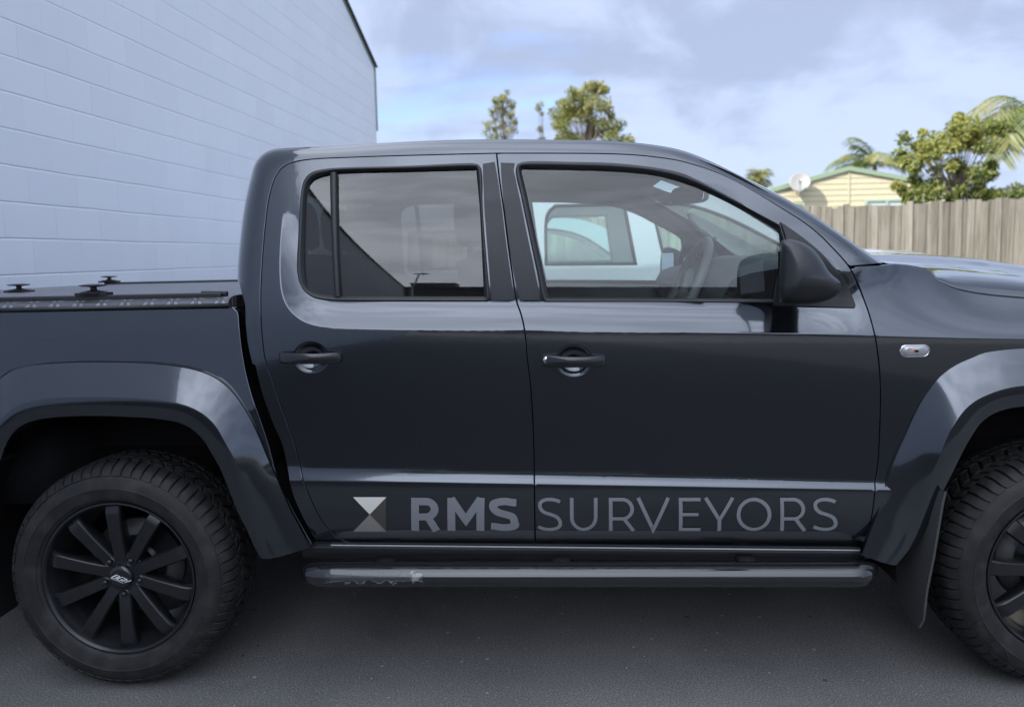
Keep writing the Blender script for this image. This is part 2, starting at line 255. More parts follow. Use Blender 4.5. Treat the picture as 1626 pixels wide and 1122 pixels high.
F_GLASS=[(1.3625,1.7074),(1.5306,1.7007),(1.6669,1.692),(1.7685,1.6809),(1.8356,1.6665),(1.9019,1.644),(1.9677,1.6148),(2.0327,1.579),(2.0975,1.5435),(2.162,1.5069),(2.1822,1.4876),(2.1887,1.4406),(2.1921,1.3473),(2.1938,1.2634),(1.7894,1.2758),(1.4468,1.2842),(1.416,1.4386),(1.3912,1.5682)]
SAIL=[(2.1869,1.5022),(2.2493,1.4525),(2.2999,1.4047),(2.3377,1.3574),(2.3694,1.3169),(2.3883,1.2767),(2.3991,1.2432),(2.3977,1.2379),(2.3355,1.2392),(2.1581,1.2468),(2.1763,1.3476),(2.1964,1.4504)]
R_PILLAR=[(1.2309,1.7308),(1.2807,1.7379),(1.2926,1.6674),(1.3053,1.5704),(1.3173,1.4612),(1.3292,1.3663),(1.3403,1.2729),(1.2554,1.2746),(1.2455,1.4358),(1.2369,1.5722)]
F_PILLAR=[(1.2904,1.7341),(1.349,1.7303),(1.3439,1.7009),(1.3612,1.6171),(1.3832,1.5003),(1.4079,1.3713),(1.425,1.2711),(1.3471,1.2727),(1.3279,1.3664),(1.3146,1.4613),(1.3025,1.5705),(1.2933,1.6674)]
MIRROR=[(2.1317,-0.12,1.449),(2.1575,-0.12,1.4502),(2.1816,-0.12,1.4405),(2.2118,-0.12,1.4186),(2.2362,-0.12,1.3877),(2.2546,-0.12,1.3569),(2.2729,-0.12,1.3382),(2.2881,-0.12,1.3257),(2.2902,-0.12,1.3073),(2.2827,-0.12,1.2891),(2.2559,-0.12,1.2713),(2.2259,-0.12,1.2627),(2.1898,-0.12,1.2591),(2.1414,-0.12,1.2638),(2.1141,-0.12,1.2711),(2.1066,-0.12,1.2928),(2.1075,-0.12,1.3357),(2.1101,-0.12,1.3845),(2.1157,-0.12,1.4208),(2.1228,-0.12,1.4431)]
FLAP=[(2.6865,0.03,0.643),(2.6778,0.03,0.6062),(2.6552,0.03,0.4307),(2.6366,0.03,0.3158),(2.6292,0.03,0.221),(2.616,0.03,0.1935),(2.5914,0.03,0.2211),(2.5299,0.03,0.3057),(2.5205,0.03,0.3688),(2.5752,0.03,0.3999),(2.6316,0.03,0.5035)]
HOOD_SEAM=[(2.6647,1.3451,0.24),(2.6724,1.3369,0.22),(2.6804,1.3135,0.18),(2.7327,1.2861,0.15),(2.7942,1.2703,0.14),(2.8578,1.2604,0.135),(2.9709,1.2482,0.13)]
FEND_TOP=[(2.4159,0.12,1.363),(2.477,0.15,1.3639),(2.5405,0.18,1.3676),(2.5985,0.21,1.3604),(2.6647,0.24,1.3451)]
LETTERS=[('R',(0.9823,1.0782,0.6468,0.6460,0.5261,0.5256,0.0081)),('M',(1.1015,1.2226,0.6458,0.6447,0.5255,0.5248,0.0061)),('S',(1.2405,1.3331,0.6446,0.6438,0.5247,0.5241,0.0042)),('S',(1.3946,1.4744,0.6433,0.6426,0.5238,0.5233,0.0020)),('U',(1.5009,1.5898,0.6423,0.6416,0.5232,0.5227,0.0004)),('R',(1.6263,1.7119,0.6413,0.6405,0.5225,0.5220,-0.0014)),('V',(1.7164,1.8214,0.6405,0.6396,0.5219,0.5214,-0.0028)),('E',(1.8506,1.9200,0.6393,0.6387,0.5212,0.5208,-0.0044)),('Y',(1.9320,2.0272,0.6386,0.6378,0.5207,0.5202,-0.0056)),('O',(2.0342,2.1440,0.6377,0.6367,0.5201,0.5195,-0.0071)),('R',(2.1724,2.2553,0.6365,0.6358,0.5194,0.5189,-0.0087)),('S',(2.2741,2.3513,0.6356,0.6349,0.5188,0.5184,-0.0099))]
LOGO=[(0.7956,0.6502),(0.9049,0.6493),(0.8943,0.5237),(0.7832,0.5243)]
LOGO_C=(0.8455,0.5887)
FLAP_OUT=[(2.654,-.03,.667),(2.646,-.03,.627),(2.624,-.03,.456),(2.608,-.025,.342),(2.604,-.02,.247),(2.596,-.01,.217)]
FLAP_IN=[(2.60,.15,.66),(2.595,.17,.55),(2.59,.18,.45),(2.592,.18,.324),(2.600,.18,.245),(2.606,.06,.206)]


# ------------------------------------------------------------------ object helpers
def tag(o,label,cat,group=None,kind=None):
    o['label']=label; o['category']=cat
    if group: o['group']=group
    if kind: o['kind']=kind
    return o
def thing(name,label,cat,loc,group=None):
    o=bpy.data.objects.new(name,None); COL.objects.link(o); o.location=loc; o.empty_display_size=.2
    return tag(o,label,cat,group)
class MB:
    """collects geometry (world coordinates) for ONE mesh object"""
    def __init__(s): s.v=[];s.f=[];s.n=[];s.mi=[]
    def add(s,v,f,n=None,mi=0):
        k=len(s.v); v=[tuple(map(float,p)) for p in v]; s.v+=v
        s.f+=[tuple(int(i)+k for i in q) for q in f]; s.mi+=[mi]*len(f)
        s.n+=[tuple(map(float,p)) for p in n] if n is not None else [None]*len(v)
        return s
    def grid(s,Pt,closed_u=False,closed_v=False,mi=0,flip=False):
        Pt=np.asarray(Pt); a,b=Pt.shape[:2]; f=[]
        for i in range(a if closed_u else a-1):
            for j in range(b if closed_v else b-1):
                q=(i*b+j,((i+1)%a)*b+j,((i+1)%a)*b+(j+1)%b,i*b+(j+1)%b)
                f.append(q[::-1] if flip else q)
        return s.add(Pt.reshape(-1,3),f,mi=mi)
    def box(s,c,d,rot=None,mi=0):
        v=[]
        for x in(-.5,.5):
            for y in(-.5,.5):
                for z in(-.5,.5):
                    p=Vector((x*d[0],y*d[1],z*d[2]))
                    if rot is not None: p=rot@p
                    v.append(p+Vector(c))
        return s.add(v,[(0,1,3,2),(4,6,7,5),(0,4,5,1),(2,3,7,6),(0,2,6,4),(1,5,7,3)],mi=mi)
    def tube(s,path,rad,n=12,mi=0,cap=True,sx=1.,sz=1.):
        path=[Vector(p) for p in path]; rings=[]
        prev=None
        for i,p in enumerate(path):
            t=(path[min(i+1,len(path)-1)]-path[max(i-1,0)]).normalized()
            a=(prev-t*prev.dot(t)).normalized() if prev is not None else t.orthogonal().normalized()
            if prev is None and abs(t.z)<.9: a=(Vector((0,0,1))-t*t.z).normalized()
            prev=a; b=t.cross(a)
            r=rad[i] if hasattr(rad,'__len__') else rad
            rings.append([p+(a*math.cos(q)*sx+b*math.sin(q)*sz)*r for q in [2*math.pi*k/n for k in range(n)]])
        s.grid(rings,closed_v=True,mi=mi)
        if cap:
            k=len(s.v); 
            s.f.append(tuple(range(k-n,k))); s.mi.append(mi)
            k0=k-n*len(path); s.f.append(tuple(range(k0+n-1,k0-1,-1))); s.mi.append(mi)
        return s
    def lathe(s,prof,c,n=64,axis='y',mi=0,arc=None):
        # prof: (radius, along-axis)
        rings=[]
        for k in range(n):
            a=2*math.pi*k/n; row=[]
            for r,y in prof:
                if axis=='y': row.append((c[0]+r*math.cos(a),c[1]+y,c[2]+r*math.sin(a)))
                elif axis=='z': row.append((c[0]+r*math.cos(a),c[1]+r*math.sin(a),c[2]+y))
                else: row.append((c[0]+y,c[1]+r*math.cos(a),c[2]+r*math.sin(a)))
            rings.append(row)
        return s.grid(rings,closed_u=True,mi=mi)
    def prism(s,poly,y0,y1,mi=0,bev=0.):
        """outline in XZ, between depths y0 (near) and y1"""
        P=np.array(poly,float)
        if area(P)<0: P=P[::-1]
        n=len(P)
        if bev:
            Q=offset(P,bev); L=[(Q,y0),(P,y0+bev),(P,y1-bev),(Q,y1)]
        else: L=[(P,y0),(P,y1)]
        k=len(s.v); v=[]
        for A,y in L: v+=[(p[0],y,p[1]) for p in A]
        f=[]
        for l in range(len(L)-1):
            for i in range(n): j=(i+1)%n; f.append((l*n+i,l*n+j,(l+1)*n+j,(l+1)*n+i)[::-1])
        f.append(tuple(range(n))); f.append(tuple(range((len(L)-1)*n+n-1,(len(L)-1)*n-1,-1)))
        return s.add(v,f,mi=mi)
    def mirror(s,yw):
        o=MB(); o.v=[(x,yw-y,z) for x,y,z in s.v]; o.f=[q[::-1] for q in s.f]; o.mi=list(s.mi)
        o.n=[None if q is None else (q[0],-q[1],q[2]) for q in s.n]; return o
    def build(s,name,mats,parent=None,smooth=True,angle=None):
        me=bpy.data.meshes.new(name); me.from_pydata(s.v,[],s.f)
        mats=mats if isinstance(mats,(list,tuple)) else [mats]
        for m in mats: me.materials.append(m)
        if len(mats)>1: me.polygons.foreach_set('material_index',s.mi)
        me.polygons.foreach_set('use_smooth',[bool(smooth)]*len(me.polygons))
        if smooth and angle is not None: me.set_sharp_from_angle(angle=R(angle))
        me.update()
        if any(q is not None for q in s.n):
            me.normals_split_custom_set_from_vertices([q if q is not None else (0,0,0) for q in s.n])
        o=bpy.data.objects.new(name,me); COL.objects.link(o)
        if parent is not None:
            o.parent=parent
            top=parent
            if parent.parent is None: o.location=-Vector(parent.location)
            # children of parts sit on a part whose own origin is already the world origin
        return o
def area(P): x,y=P[:,0],P[:,1]; return .5*float(np.sum(x*np.roll(y,-1)-np.roll(x,-1)*y))
def offset(P,d):
    """inset a closed CCW outline by d"""
    P=np.asarray(P,float); ccw=area(P)>0
    a=P-np.roll(P,1,0); b=np.roll(P,-1,0)-P
    def nrm(q): q=q/(np.linalg.norm(q,axis=1,keepdims=True)+1e-12); return np.stack([-q[:,1],q[:,0]],1)
    n=nrm(a)+nrm(b); n/=np.linalg.norm(n,axis=1,keepdims=True)+1e-12
    c=np.clip(np.sum(n*nrm(b),1),.45,1)
    return P+(n/c[:,None])*(d if ccw else -d)
def spline(pts,h=.012,closed=False,corner=38):
    """Catmull-Rom through the points, kept straight at sharp corners"""
    P=np.array(pts,float); n=len(P)
    def ang(i):
        a=P[i]-P[i-1]; b=P[(i+1)%n]-P[i]
        return abs(math.degrees(math.acos(np.clip(a@b/(np.linalg.norm(a)*np.linalg.norm(b)+1e-12),-1,1))))
    isc=[ang(i)>corner if (closed or 0<i<n-1) else True for i in range(n)]
    out=[]
    for i in range(n if closed else n-1):
        p1=P[i];p2=P[(i+1)%n]
        p0=P[i-1] if not isc[i] else 2*p1-p2
        p3=P[(i+2)%n] if not isc[(i+1)%n] else 2*p2-p1
        k=max(1,int(round(np.linalg.norm(p2-p1)/h)))
        d0,d1,d2=[max(1e-6,np.linalg.norm(q)**.5) for q in (p1-p0,p2-p1,p3-p2)]
        m1=(p1-p0)/d0-(p2-p0)/(d0+d1)+(p2-p1)/d1; m2=(p2-p1)/d1-(p3-p1)/(d1+d2)+(p3-p2)/d2
        m1*=d1;m2*=d1
        for j in range(k):
            t=j/k; out.append((2*t**3-3*t*t+1)*p1+(t**3-2*t*t+t)*m1+(-2*t**3+3*t*t)*p2+(t**3-t*t)*m2)
    if not closed: out.append(P[-1])
    return np.array(out)
def resample(P,n):
    P=np.array(P,float); d=np.r_[0,np.cumsum(np.linalg.norm(np.diff(P,axis=0),axis=1))]
    t=np.linspace(0,d[-1],n); return np.stack([np.interp(t,d,P[:,k]) for k in range(P.shape[1])],1)
def dedupe(P,e=1e-4):
    out=[P[0]]
    for p in P[1:]:
        if np.linalg.norm(p-out[-1])>e: out.append(p)
    if np.linalg.norm(out[0]-out[-1])<e: out.pop()
    return np.array(out)
def fill(outer,holes,step,extra=None):
    loops=[np.asarray(outer)]+[np.asarray(h) for h in holes]
    pts=[];edges=[]
    for Lp in loops:
        k=len(pts); n=len(Lp); pts+=[tuple(p) for p in Lp]; edges+=[(k+i,k+(i+1)%n) for i in range(n)]
    mn=loops[0].min(0); mx=loops[0].max(0)
    gx,gz=np.meshgrid(np.arange(mn[0]+step*.5,mx[0],step),np.arange(mn[1]+step*.5,mx[1],step))
    Q=np.stack([gx.ravel(),gz.ravel()],1)
    keep_d=np.full(len(Q),step*.45)
    if extra is not None and len(extra):
        ex=np.asarray(extra)
        # drop grid points very near the extra rows
        Q2=[]
        cell={}
        for p in ex: cell.setdefault((int(p[0]/.01),int(p[1]/.01)),[]).append(p)
        for q in Q:
            ci=(int(q[0]/.01),int(q[1]/.01)); ok=True
            for a in(-1,0,1):
                for b in(-1,0,1):
                    for p in cell.get((ci[0]+a,ci[1]+b),()):
                        if abs(p[0]-q[0])+abs(p[1]-q[1])<.008: ok=False
            if ok: Q2.append(q)
        Q2=np.array(Q2) if Q2 else np.zeros((0,2))
        keep_d=np.r_[np.full(len(Q2),step*.45),np.full(len(ex),.0025)]; Q=np.r_[Q2,ex]
    ok=inside(Q,loops[0]); dd=seg_dist(Q,loops[0],True)
    for h in loops[1:]: ok&=~inside(Q,h); dd=np.minimum(dd,seg_dist(Q,h,True))
    Q=Q[ok&(dd>keep_d)]
    nb=len(pts); pts+=[tuple(p) for p in Q]
    v,e,f,ov,_,_=delaunay_2d_cdt([Vector(p) for p in pts],edges,[],0,1e-6)
    V=np.array([tuple(p) for p in v]); F=np.array([tuple(q) for q in f if len(q)==3])
    c=V[F].mean(1); k=inside(c,loops[0])
    for h in loops[1:]: k&=~inside(c,h)
    F=F[k]
    a=V[F[:,1]]-V[F[:,0]]; b=V[F[:,2]]-V[F[:,0]]; sgn=a[:,0]*b[:,1]-a[:,1]*b[:,0]
    F[sgn<0]=F[sgn<0][:,::-1]
    return V,F
def nrmS(S,P,e=.0015):
    x,z=P[:,0],P[:,1]
    gx=(S(x+e,z)-S(x-e,z))/(2*e); gz=(S(x,z+e)-S(x,z-e))/(2*e)
    n=np.stack([gx,-np.ones_like(gx),gz],1); return n/np.linalg.norm(n,axis=1,keepdims=True)
def panel(mb,outer,S,holes=(),step=.02,extra=None,flange=.014,rim=.0022,off=0.,mi=0,holeflange=None):
    """skin lying on the surface y=S(x,z), edges rounded over and turned inwards; CCW in (x,z) faces the near side"""
    outer=np.asarray(outer); 
    if area(outer)<0: outer=outer[::-1]
    holes=[np.asarray(h) for h in holes]
    V,F=fill(outer,holes,step,extra)
    y=S(V[:,0],V[:,1])+off; n=nrmS(S,V)
    mb.add(np.stack([V[:,0],y,V[:,1]],1),F,n,mi)
    if flange:
        for Lp,sg in [(outer,-1)]+[(h if area(h)>0 else h[::-1],1) for h in holes]:
            m=len(Lp); O1=offset(Lp,sg*rim); y0=S(Lp[:,0],Lp[:,1])+off; nb=nrmS(S,Lp)
            dv=O1-Lp; dv/=np.linalg.norm(dv,axis=1,keepdims=True)+1e-12
            n1=np.stack([dv[:,0],np.full(m,-.12),dv[:,1]],1); n1/=np.linalg.norm(n1,axis=1,keepdims=True)
            ring=[(Lp,y0,nb),(O1,y0+rim,n1),(O1,y0+flange,n1)]
            v=np.concatenate([np.stack([q[:,0],yy,q[:,1]],1) for q,yy,_ in ring]); nn=np.concatenate([q[2] for q in ring])
            f=[]
            for l in range(2):
                for i in range(m):
                    j=(i+1)%m; q=(l*m+i,(l+1)*m+i,(l+1)*m+j,l*m+j)
                    f.append(q if sg<0 else q[::-1])
            mb.add(v,f,nn,mi)
    return mb
def strokes(mb,path,w,place,closed=False,mi=0):
    """flat ribbon of width w along a 2-D centre line; place(p)->3-D"""
    P=np.array(path,float); n=len(P)
    t=np.roll(P,-1,0)-np.roll(P,1,0) if closed else np.gradient(P,axis=0)
    if not closed:
        seg=np.diff(P,axis=0); seg/=np.linalg.norm(seg,axis=1,keepdims=True)+1e-12
        nn=np.zeros_like(P); sn=np.stack([-seg[:,1],seg[:,0]],1)
        nn[0]=sn[0];nn[-1]=sn[-1]
        for i in range(1,n-1):
            q=sn[i-1]+sn[i]; q/=np.linalg.norm(q)+1e-12; nn[i]=q/max(.35,q@sn[i])
    else:
        t/=np.linalg.norm(t,axis=1,keepdims=True)+1e-12; nn=np.stack([-t[:,1],t[:,0]],1)
    A=P+nn*w/2;B=P-nn*w/2
    v=[place(p) for p in A]+[place(p) for p in B]
    f=[(i,n+i,n+(i+1)%n,(i+1)%n) for i in range(n if closed else n-1)]
    # orient towards -y
    mb.add(v,f,mi=mi)

# ------------------------------------------------------------------ side surface of the bodywork: depth y as a function of x and z
def zcrease(x): return 1.2285-.0335*x
def zlow(x): return .7245-.0265*x
def zband(x): return .7245-.0265*x+.052-.010*np.clip(x,0,3)
def zbelt(x): return 1.3108-.031*x
def zdoor(x): return .4855-.0165*x
def zsill(x): return .4305-.0125*x
ROOFZ=1.765
def s_glass(x,z):
    h=z-zbelt(x)
    return .073+.055*h+.27*h*np.abs(h)*np.where(h>0,1,0)
def s_low(x,z):
    zs,zd,z1,z2,z3=zsill(x),zdoor(x),zlow(x),zband(x),zcrease(x)
    t=np.clip((z-zs)/(z1-zs),-.3,1)
    y=.018+.075*(1-t)**2
    tb=np.clip((z-z1)/(z2-z1),0,1)
    yb=.018+.0105*(1-(1-tb)**1.5)
    tm=np.clip((z-z2)/(z3-z2),0,1)
    ym=.0285-.0125*(3*tm**2-2*tm**3)+.004*tm**4
    return np.where(z<z1,y,np.where(z<z2,yb,ym))
def s_fend(x,z):
    d=np.clip(z-zcrease(x),0,1); q=.36*d+2.3*d*d
    return .020+.26*(1-np.exp(-q/.26))*(.42+.58*sstep(2.42,2.88,x))
def s_cab(x,z):
    z3=zcrease(x); Hh=ROOFZ-z3; t=(z-z3)/Hh
    tc=np.clip(t,0,1)
    h00=2*tc**3-3*tc**2+1;h10=tc**3-2*tc**2+tc;h01=-2*tc**3+3*tc**2;h11=tc**3-tc**2
    return .020*h00+.04*Hh*h10+.178*h01+.34*Hh*h11+np.clip(t-1,0,1)*Hh*.34
def sstep(a,b,x):
    t=np.clip((x-a)/(b-a),0,1); return t*t*(3-2*t)
def s_out(x,z):
    d=z-zcrease(x)
    k=sstep(.10,.26,d); b=sstep(0,1,(x-2.24-.16*k)/(.25-.03*k))
    up=s_cab(x,z)*(1-b)+s_fend(x,z)*b
    return np.where(d<0,s_low(x,z),up)
def seg_dist(P,L,closed=False):
    # distance from points P (n,2) to polyline L (m,2)
    A=L[:-1];B=L[1:]
    if closed: A=L;B=np.roll(L,-1,0)
    best=np.full(len(P),1e9)
    for a,b in zip(A,B):
        ab=b-a; l2=ab@ab+1e-12
        t=np.clip(((P-a)@ab)/l2,0,1)
        q=P-a-t[:,None]*ab
        best=np.minimum(best,np.einsum('ij,ij->i',q,q))
    return np.sqrt(best)
def inside(P,L):
    x,y=P[:,0],P[:,1]; r=np.zeros(len(P),bool)
    for a,b in zip(L,np.roll(L,-1,0)):
        c=(a[1]>y)!=(b[1]>y)
        with np.errstate(divide='ignore',invalid='ignore'):
            xi=(b[0]-a[0])*(y-a[1])/(b[1]-a[1])+a[0]
        r^=c&(x<xi)
    return r
def s_door(x,z,ring):
    o=s_out(x,z); g=s_glass(x,z)
    P=np.stack([x,z],1)
    d=seg_dist(P,ring,True)*inside(P,ring)
    w=.085-.05*np.clip((z-zbelt(x)-.05)/.3,0,1)
    t=np.clip(d/w,0,1); t=(1-(1-t)**1.6)*(1-sstep(2.26,2.46,x))*(1-sstep(1.85,2.10,x)*sstep(.06,.18,z-zbelt(x)))
    return np.where(d>0,o*(1-t)+np.maximum(g,o)*t,o)
def s_roll(x,z,sil):
    P=np.stack([x,z],1); d=seg_dist(P,sil)
    r=.055+.06*(1-sstep(.42,.62,x))*(1-sstep(1.70,1.83,z))
    s=np.clip(1-d/r,0,1)
    return s_out(x,z)+r*1.0*(1-np.sqrt(1-.97*s*s))

# ------------------------------------------------------------------ the pickup truck (x forward, y into the picture, z up; rear wheel at x=0)
YW=1.9; WB=3.07; WR=.385
for k in list(globals()):
    if k.isupper() and isinstance(globals()[k],list) and k in('RING','REAR_SEAM','B_SEAM','FRONT_SEAM','DOOR_BOTTOM','SIL','CAB_GAP','APILLAR_FOOT','BED_EDGE','BED_TOP','RF_OUT','RF_CREST','RF_IN','FF_OUT','FF_CREST','FF_IN','R_SEAL','R_GLASS','R_DIV','F_SEAL','F_GLASS','SAIL','R_PILLAR','F_PILLAR','MIRROR','FLAP','HOOD_SEAM','FEND_TOP'):
        globals()[k]=np.array(globals()[k])
truck=thing('pickup_truck','dark grey double cab pickup with black wheels and surveyor lettering along its doors','pickup truck',(1.4,.95,0))
RINGS=spline(RING,.02,closed=True,corner=30)
SILS=spline(SIL,.015,corner=60)
HND={'rear':(.678,1.112),'front':(1.521,1.087)}
def bowl(x,z,c):
    r2=((x-c[0])/.053)**2+((z-c[1])/.047)**2
    q=np.clip(1-r2,0,1); return .026*(1-(1-q)**1.6)*np.where(r2<1,1,0)**1
def S_door(x,z):
    y=s_door(x,z,RINGS)
    for c in HND.values(): y=y+bowl(x,z,c)
    return y
def S_cabf(x,z): return s_roll(x,z,SILS)
def S_bed(x,z):
    h=z-1.0
    return .030+.16*np.clip(-h-.25,0,1)**2+.10*np.clip(h+.05,0,1)+.16*np.clip(z-1.20,0,1)**1.5
def S_fend(x,z): return s_out(x,z)+.0*x
# --- rows of points that keep creases crisp
def rows(x0,x1,fns,h=.010,d=.0035):
    xs=np.arange(x0,x1,h); o=[]
    for fn in fns:
        for k in(-d,d): o.append(np.stack([xs,fn(xs)+k],1))
    return np.concatenate(o)
def ringrows():
    o=[]
    for d in(-.003,.003,.03,.06): o.append(offset(spline(RING,.008,closed=True,corner=30),d))
    return np.concatenate(o)
def handlerows(c):
    o=[]
    for k in np.linspace(.12,1.12,9):
        for a in np.linspace(0,2*math.pi,max(8,int(40*k)),endpoint=False): o.append((c[0]+.053*k*math.cos(a),c[1]+.047*k*math.sin(a)))
    return np.array(o)
B_S=spline(B_SEAM,.014); R_S=spline(REAR_SEAM,.014); F_S=spline(FRONT_SEAM,.014); DB=spline(DOOR_BOTTOM,.014)
rear_poly=dedupe(np.concatenate([R_S,B_S[::-1]]))
front_poly=dedupe(np.concatenate([F_S,DB[::-1],B_S[::-1]]))
GAP=.0032
def win(P): return spline(P,.012,closed=True,corner=40)
r_seal=win(R_SEAL); f_seal=win(F_SEAL); r_glass=win(R_GLASS); f_glass=win(F_GLASS)
sail=win(SAIL)
def glassS(x,z): return s_glass(x,z)+.012
def loop_out(P): return P if area(P)>0 else P[::-1]
doors={}
def ring_seal(mb,outer,inner,S,y_off,bulge,n=160):
    A=loop_out(outer); B=loop_out(inner)
    A=resample(np.r_[A,A[:1]],n+1)[:-1]; B0=resample(np.r_[B,B[:1]],4*n+1)[:-1]
    # match nearest start
    k=int(np.argmin(np.linalg.norm(B0-A[0],axis=1))); Bq=np.roll(B0,-k,0)
    # nearest-point pairing, monotone
    idx=[];last=0
    for a in A:
        w=np.arange(last,min(last+24,4*n)); j=int(w[np.argmin(np.linalg.norm(Bq[w%(4*n)]-a,axis=1))]) if len(w) else last
        idx.append(j);last=j
    Bm=Bq[np.array(idx)%(4*n)]
    rows_=[]
    for t,dy in((0,.012),(0,-.001),(.12,-bulge*.8),(.35,-bulge),(.55,-bulge*.75),(.72,-bulge*.2),(.84,.004),(1.0,.006),(1.0,.016)):
        Q=A*(1-t)+Bm*t; rows_.append(np.stack([Q[:,0],S(Q[:,0],Q[:,1])+y_off+dy,Q[:,1]],1))
    mb.grid(np.array(rows_),closed_v=True)
def make_side(far):
    fx=(lambda mb: mb.mirror(YW)) if far else (lambda mb: mb)
    # ---- doors
    for nm,poly,seal,gl in(('rear',rear_poly,r_seal,r_glass),('front',front_poly,f_seal,f_glass)):
        c=HND[nm]
        ex=np.concatenate([rows(.5,2.5,[zcrease,zlow],.010),rows(.5,2.5,[lambda x:zlow(x)+.012,lambda x:zlow(x)+.03],.016,.0015),ringrows(),handlerows(c)])
        P=loop_out(offset(poly,GAP)); 
        mb=MB(); panel(mb,P,S_door,[loop_out(offset(loop_out(seal),.004))],.02,ex)
        d=fx(mb).build('door',MT['paint'],truck); doors[(nm,far)]=d
        if not far: d['label']='rear passenger door with grey hourglass mark and bold letters' if nm=='rear' else 'driver door with thin grey lettering and black mirror'
        # window rubber, glass
        mb=MB(); ring_seal(mb,seal,gl,s_glass,-.002,.007); fx(mb).build('window_seal',MT['seal'],d)
        mb=MB(); panel(mb,loop_out(offset(loop_out(gl),-.006)),glassS,[],.03,None,flange=0); fx(mb).build('window_pane',MT['privacy' if nm=='rear' else 'clear'],d)
        # black film over the pillar between the windows
        pil=R_PILLAR if nm=='rear' else F_PILLAR
        mb=MB(); panel(mb,offset(loop_out(spline(pil,.012,closed=True,corner=12)),.0065),S_door,[],.02,None,flange=.004,rim=.001,off=-.0018); fx(mb).build('pillar_trim',MT['applique'],d)
        if nm=='rear':
            mb=MB(); q=np.array(R_DIV); mb2=[]
            for t in np.linspace(0,1,14):
                a=q[0]*(1-t)+q[3]*t; b=q[1]*(1-t)+q[2]*t; row=[]
                for s,dy in((0,.01),(0.02,-.004),(.25,-.008),(.75,-.008),(.98,-.004),(1,.01)):
                    p=a*(1-s)+b*s; row.append((p[0],float(s_glass(p[0],p[1]))+dy,p[1]))
                mb2.append(row)
            mb.grid(mb2,flip=True); fx(mb).build('window_bar',MT['seal'],d)
        # handle
        mb=MB(); hx=[-.101,-.098,-.09,-.07,-.045,0,.045,.07,.09,.098,.101]; hh=[.006,.0155,.0180,.0185,.0175,.0170,.0170,.0175,.0175,.0150,.006]
        lift=[.006,.010,.014,.020,.032,.037,.032,.022,.014,.010,.006]; prof=[]
        for X,h,l in zip(hx,hh,lift):
            zc=c[1]-.033*X*.55; ys=float(s_low(np.array([c[0]+X]),np.array([c[1]]))[0]); row=[]
            for a in np.linspace(0,2*math.pi,16,endpoint=False):
                ce,se=math.cos(a),math.sin(a); sg=lambda v:math.copysign(abs(v)**.62,v)
                row.append((c[0]+X,ys-l+(.010 if l>.02 else l*.6)*sg(ce),zc+h*sg(se)))
            prof.append(row)
        mb.grid(prof,closed_v=True,flip=False)
        hd=fx(mb).build('handle',MT['gloss_black'],d,angle=50)
        # key plug at the rear end of the bar
        if nm=='front':
            mb=MB(); mb.lathe([(0,-.0262),(.009,-.0262),(.0102,-.0245),(.0104,-.012)],(1.4335,.022,1.0935),28); fx(mb).build('key_lock',MT['chrome'],d)
        else:
            mb=MB(); mb.lathe([(0,-.0215),(.0125,-.0213),(.0138,-.020),(.0142,-.010)],(c[0]-.077,.022,c[1]+.002),28); fx(mb).build('handle_cap',MT['mirror_cap'],d)
        # inner door card
        lo=.50; top=1.258; xs=(poly[:,0].min()+.03,poly[:,0].max()-.06)
        mb=MB(); xx=np.linspace(xs[0]+(.14 if nm=='rear' else 0),xs[1],24); rr=[]
        for zz,dy in((.50,.11),(.75,.14),(.95,.15),(1.05,.16),(1.15,.13),(1.235,.125),(1.252,.10),(1.254,.02)):
            rr.append([(x,.075+dy,zz-.031*(x-1.4)+.012) for x in xx])
        mb.grid(rr); mb.box((np.mean(xs),.27,1.02-.031*(np.mean(xs)-1.4)),(.5,.09,.05)); fx(mb).build('door_card',MT['interior'],d)
    fd=doors[('front',far)]
    # ---- black triangle and mirror on the front door
    mb=MB(); panel(mb,loop_out(sail),lambda x,z:np.minimum(S_door(x,z),s_glass(x,z)),[],.02,None,flange=.012,rim=.003,off=-.010); fx(mb).build('mirror_base',MT['plastic'],fd)
    mo=np.array(MIRROR)[:,[0,2]]; mo=loop_out(spline(mo,.008,closed=True,corner=50)); mo=resample(np.r_[mo,mo[:1]],91)[:-1]
    x0=mo[:,0].min(); cx=np.array([x0+.055,mo[:,1].min()+.085])
    ringsd=[(.06,.72),(.02,.86),(-.03,.95),(-.075,.99),(-.11,1.0),(-.138,.965),(-.160,.87),(-.176,.70),(-.186,.46),(-.190,.2)]
    mb=MB(); rr=[]
    def rearx(y): return x0+.002+.085*max(0.,min(1.,(y+.14)/.2))
    for y,s in ringsd:
        Q=cx+(mo-cx)*s
        Q[:,0]=np.maximum(Q[:,0],rearx(y)); rr.append(np.stack([Q[:,0],np.full(len(Q),y+.0),Q[:,1]],1))
    arr=np.array(rr); mb.grid(arr,closed_v=True)
    k=len(mb.v); mb.add([(cx[0],-.191,cx[1])],[]); base=k-90
    mb.f+=[(base+i,k,base+(i+1)%90) for i in range(90)]; mb.mi+=[0]*90
    zs=cx[1]-.024-.033*(cx[0]-1.4)*0
    mm=fx(mb).build('mirror',MT['mirror_cap'],truck,angle=55)
    # joint line round the cap and rim round the glass
    mb=MB(); rim_=[]
    for y,s in((-.168,.80),(-.150,.925),(-.13,.985),(-.09,1.0),(-.04,.965),(.02,.865)):
        rim_.append((y,s))
    zsp=1.318
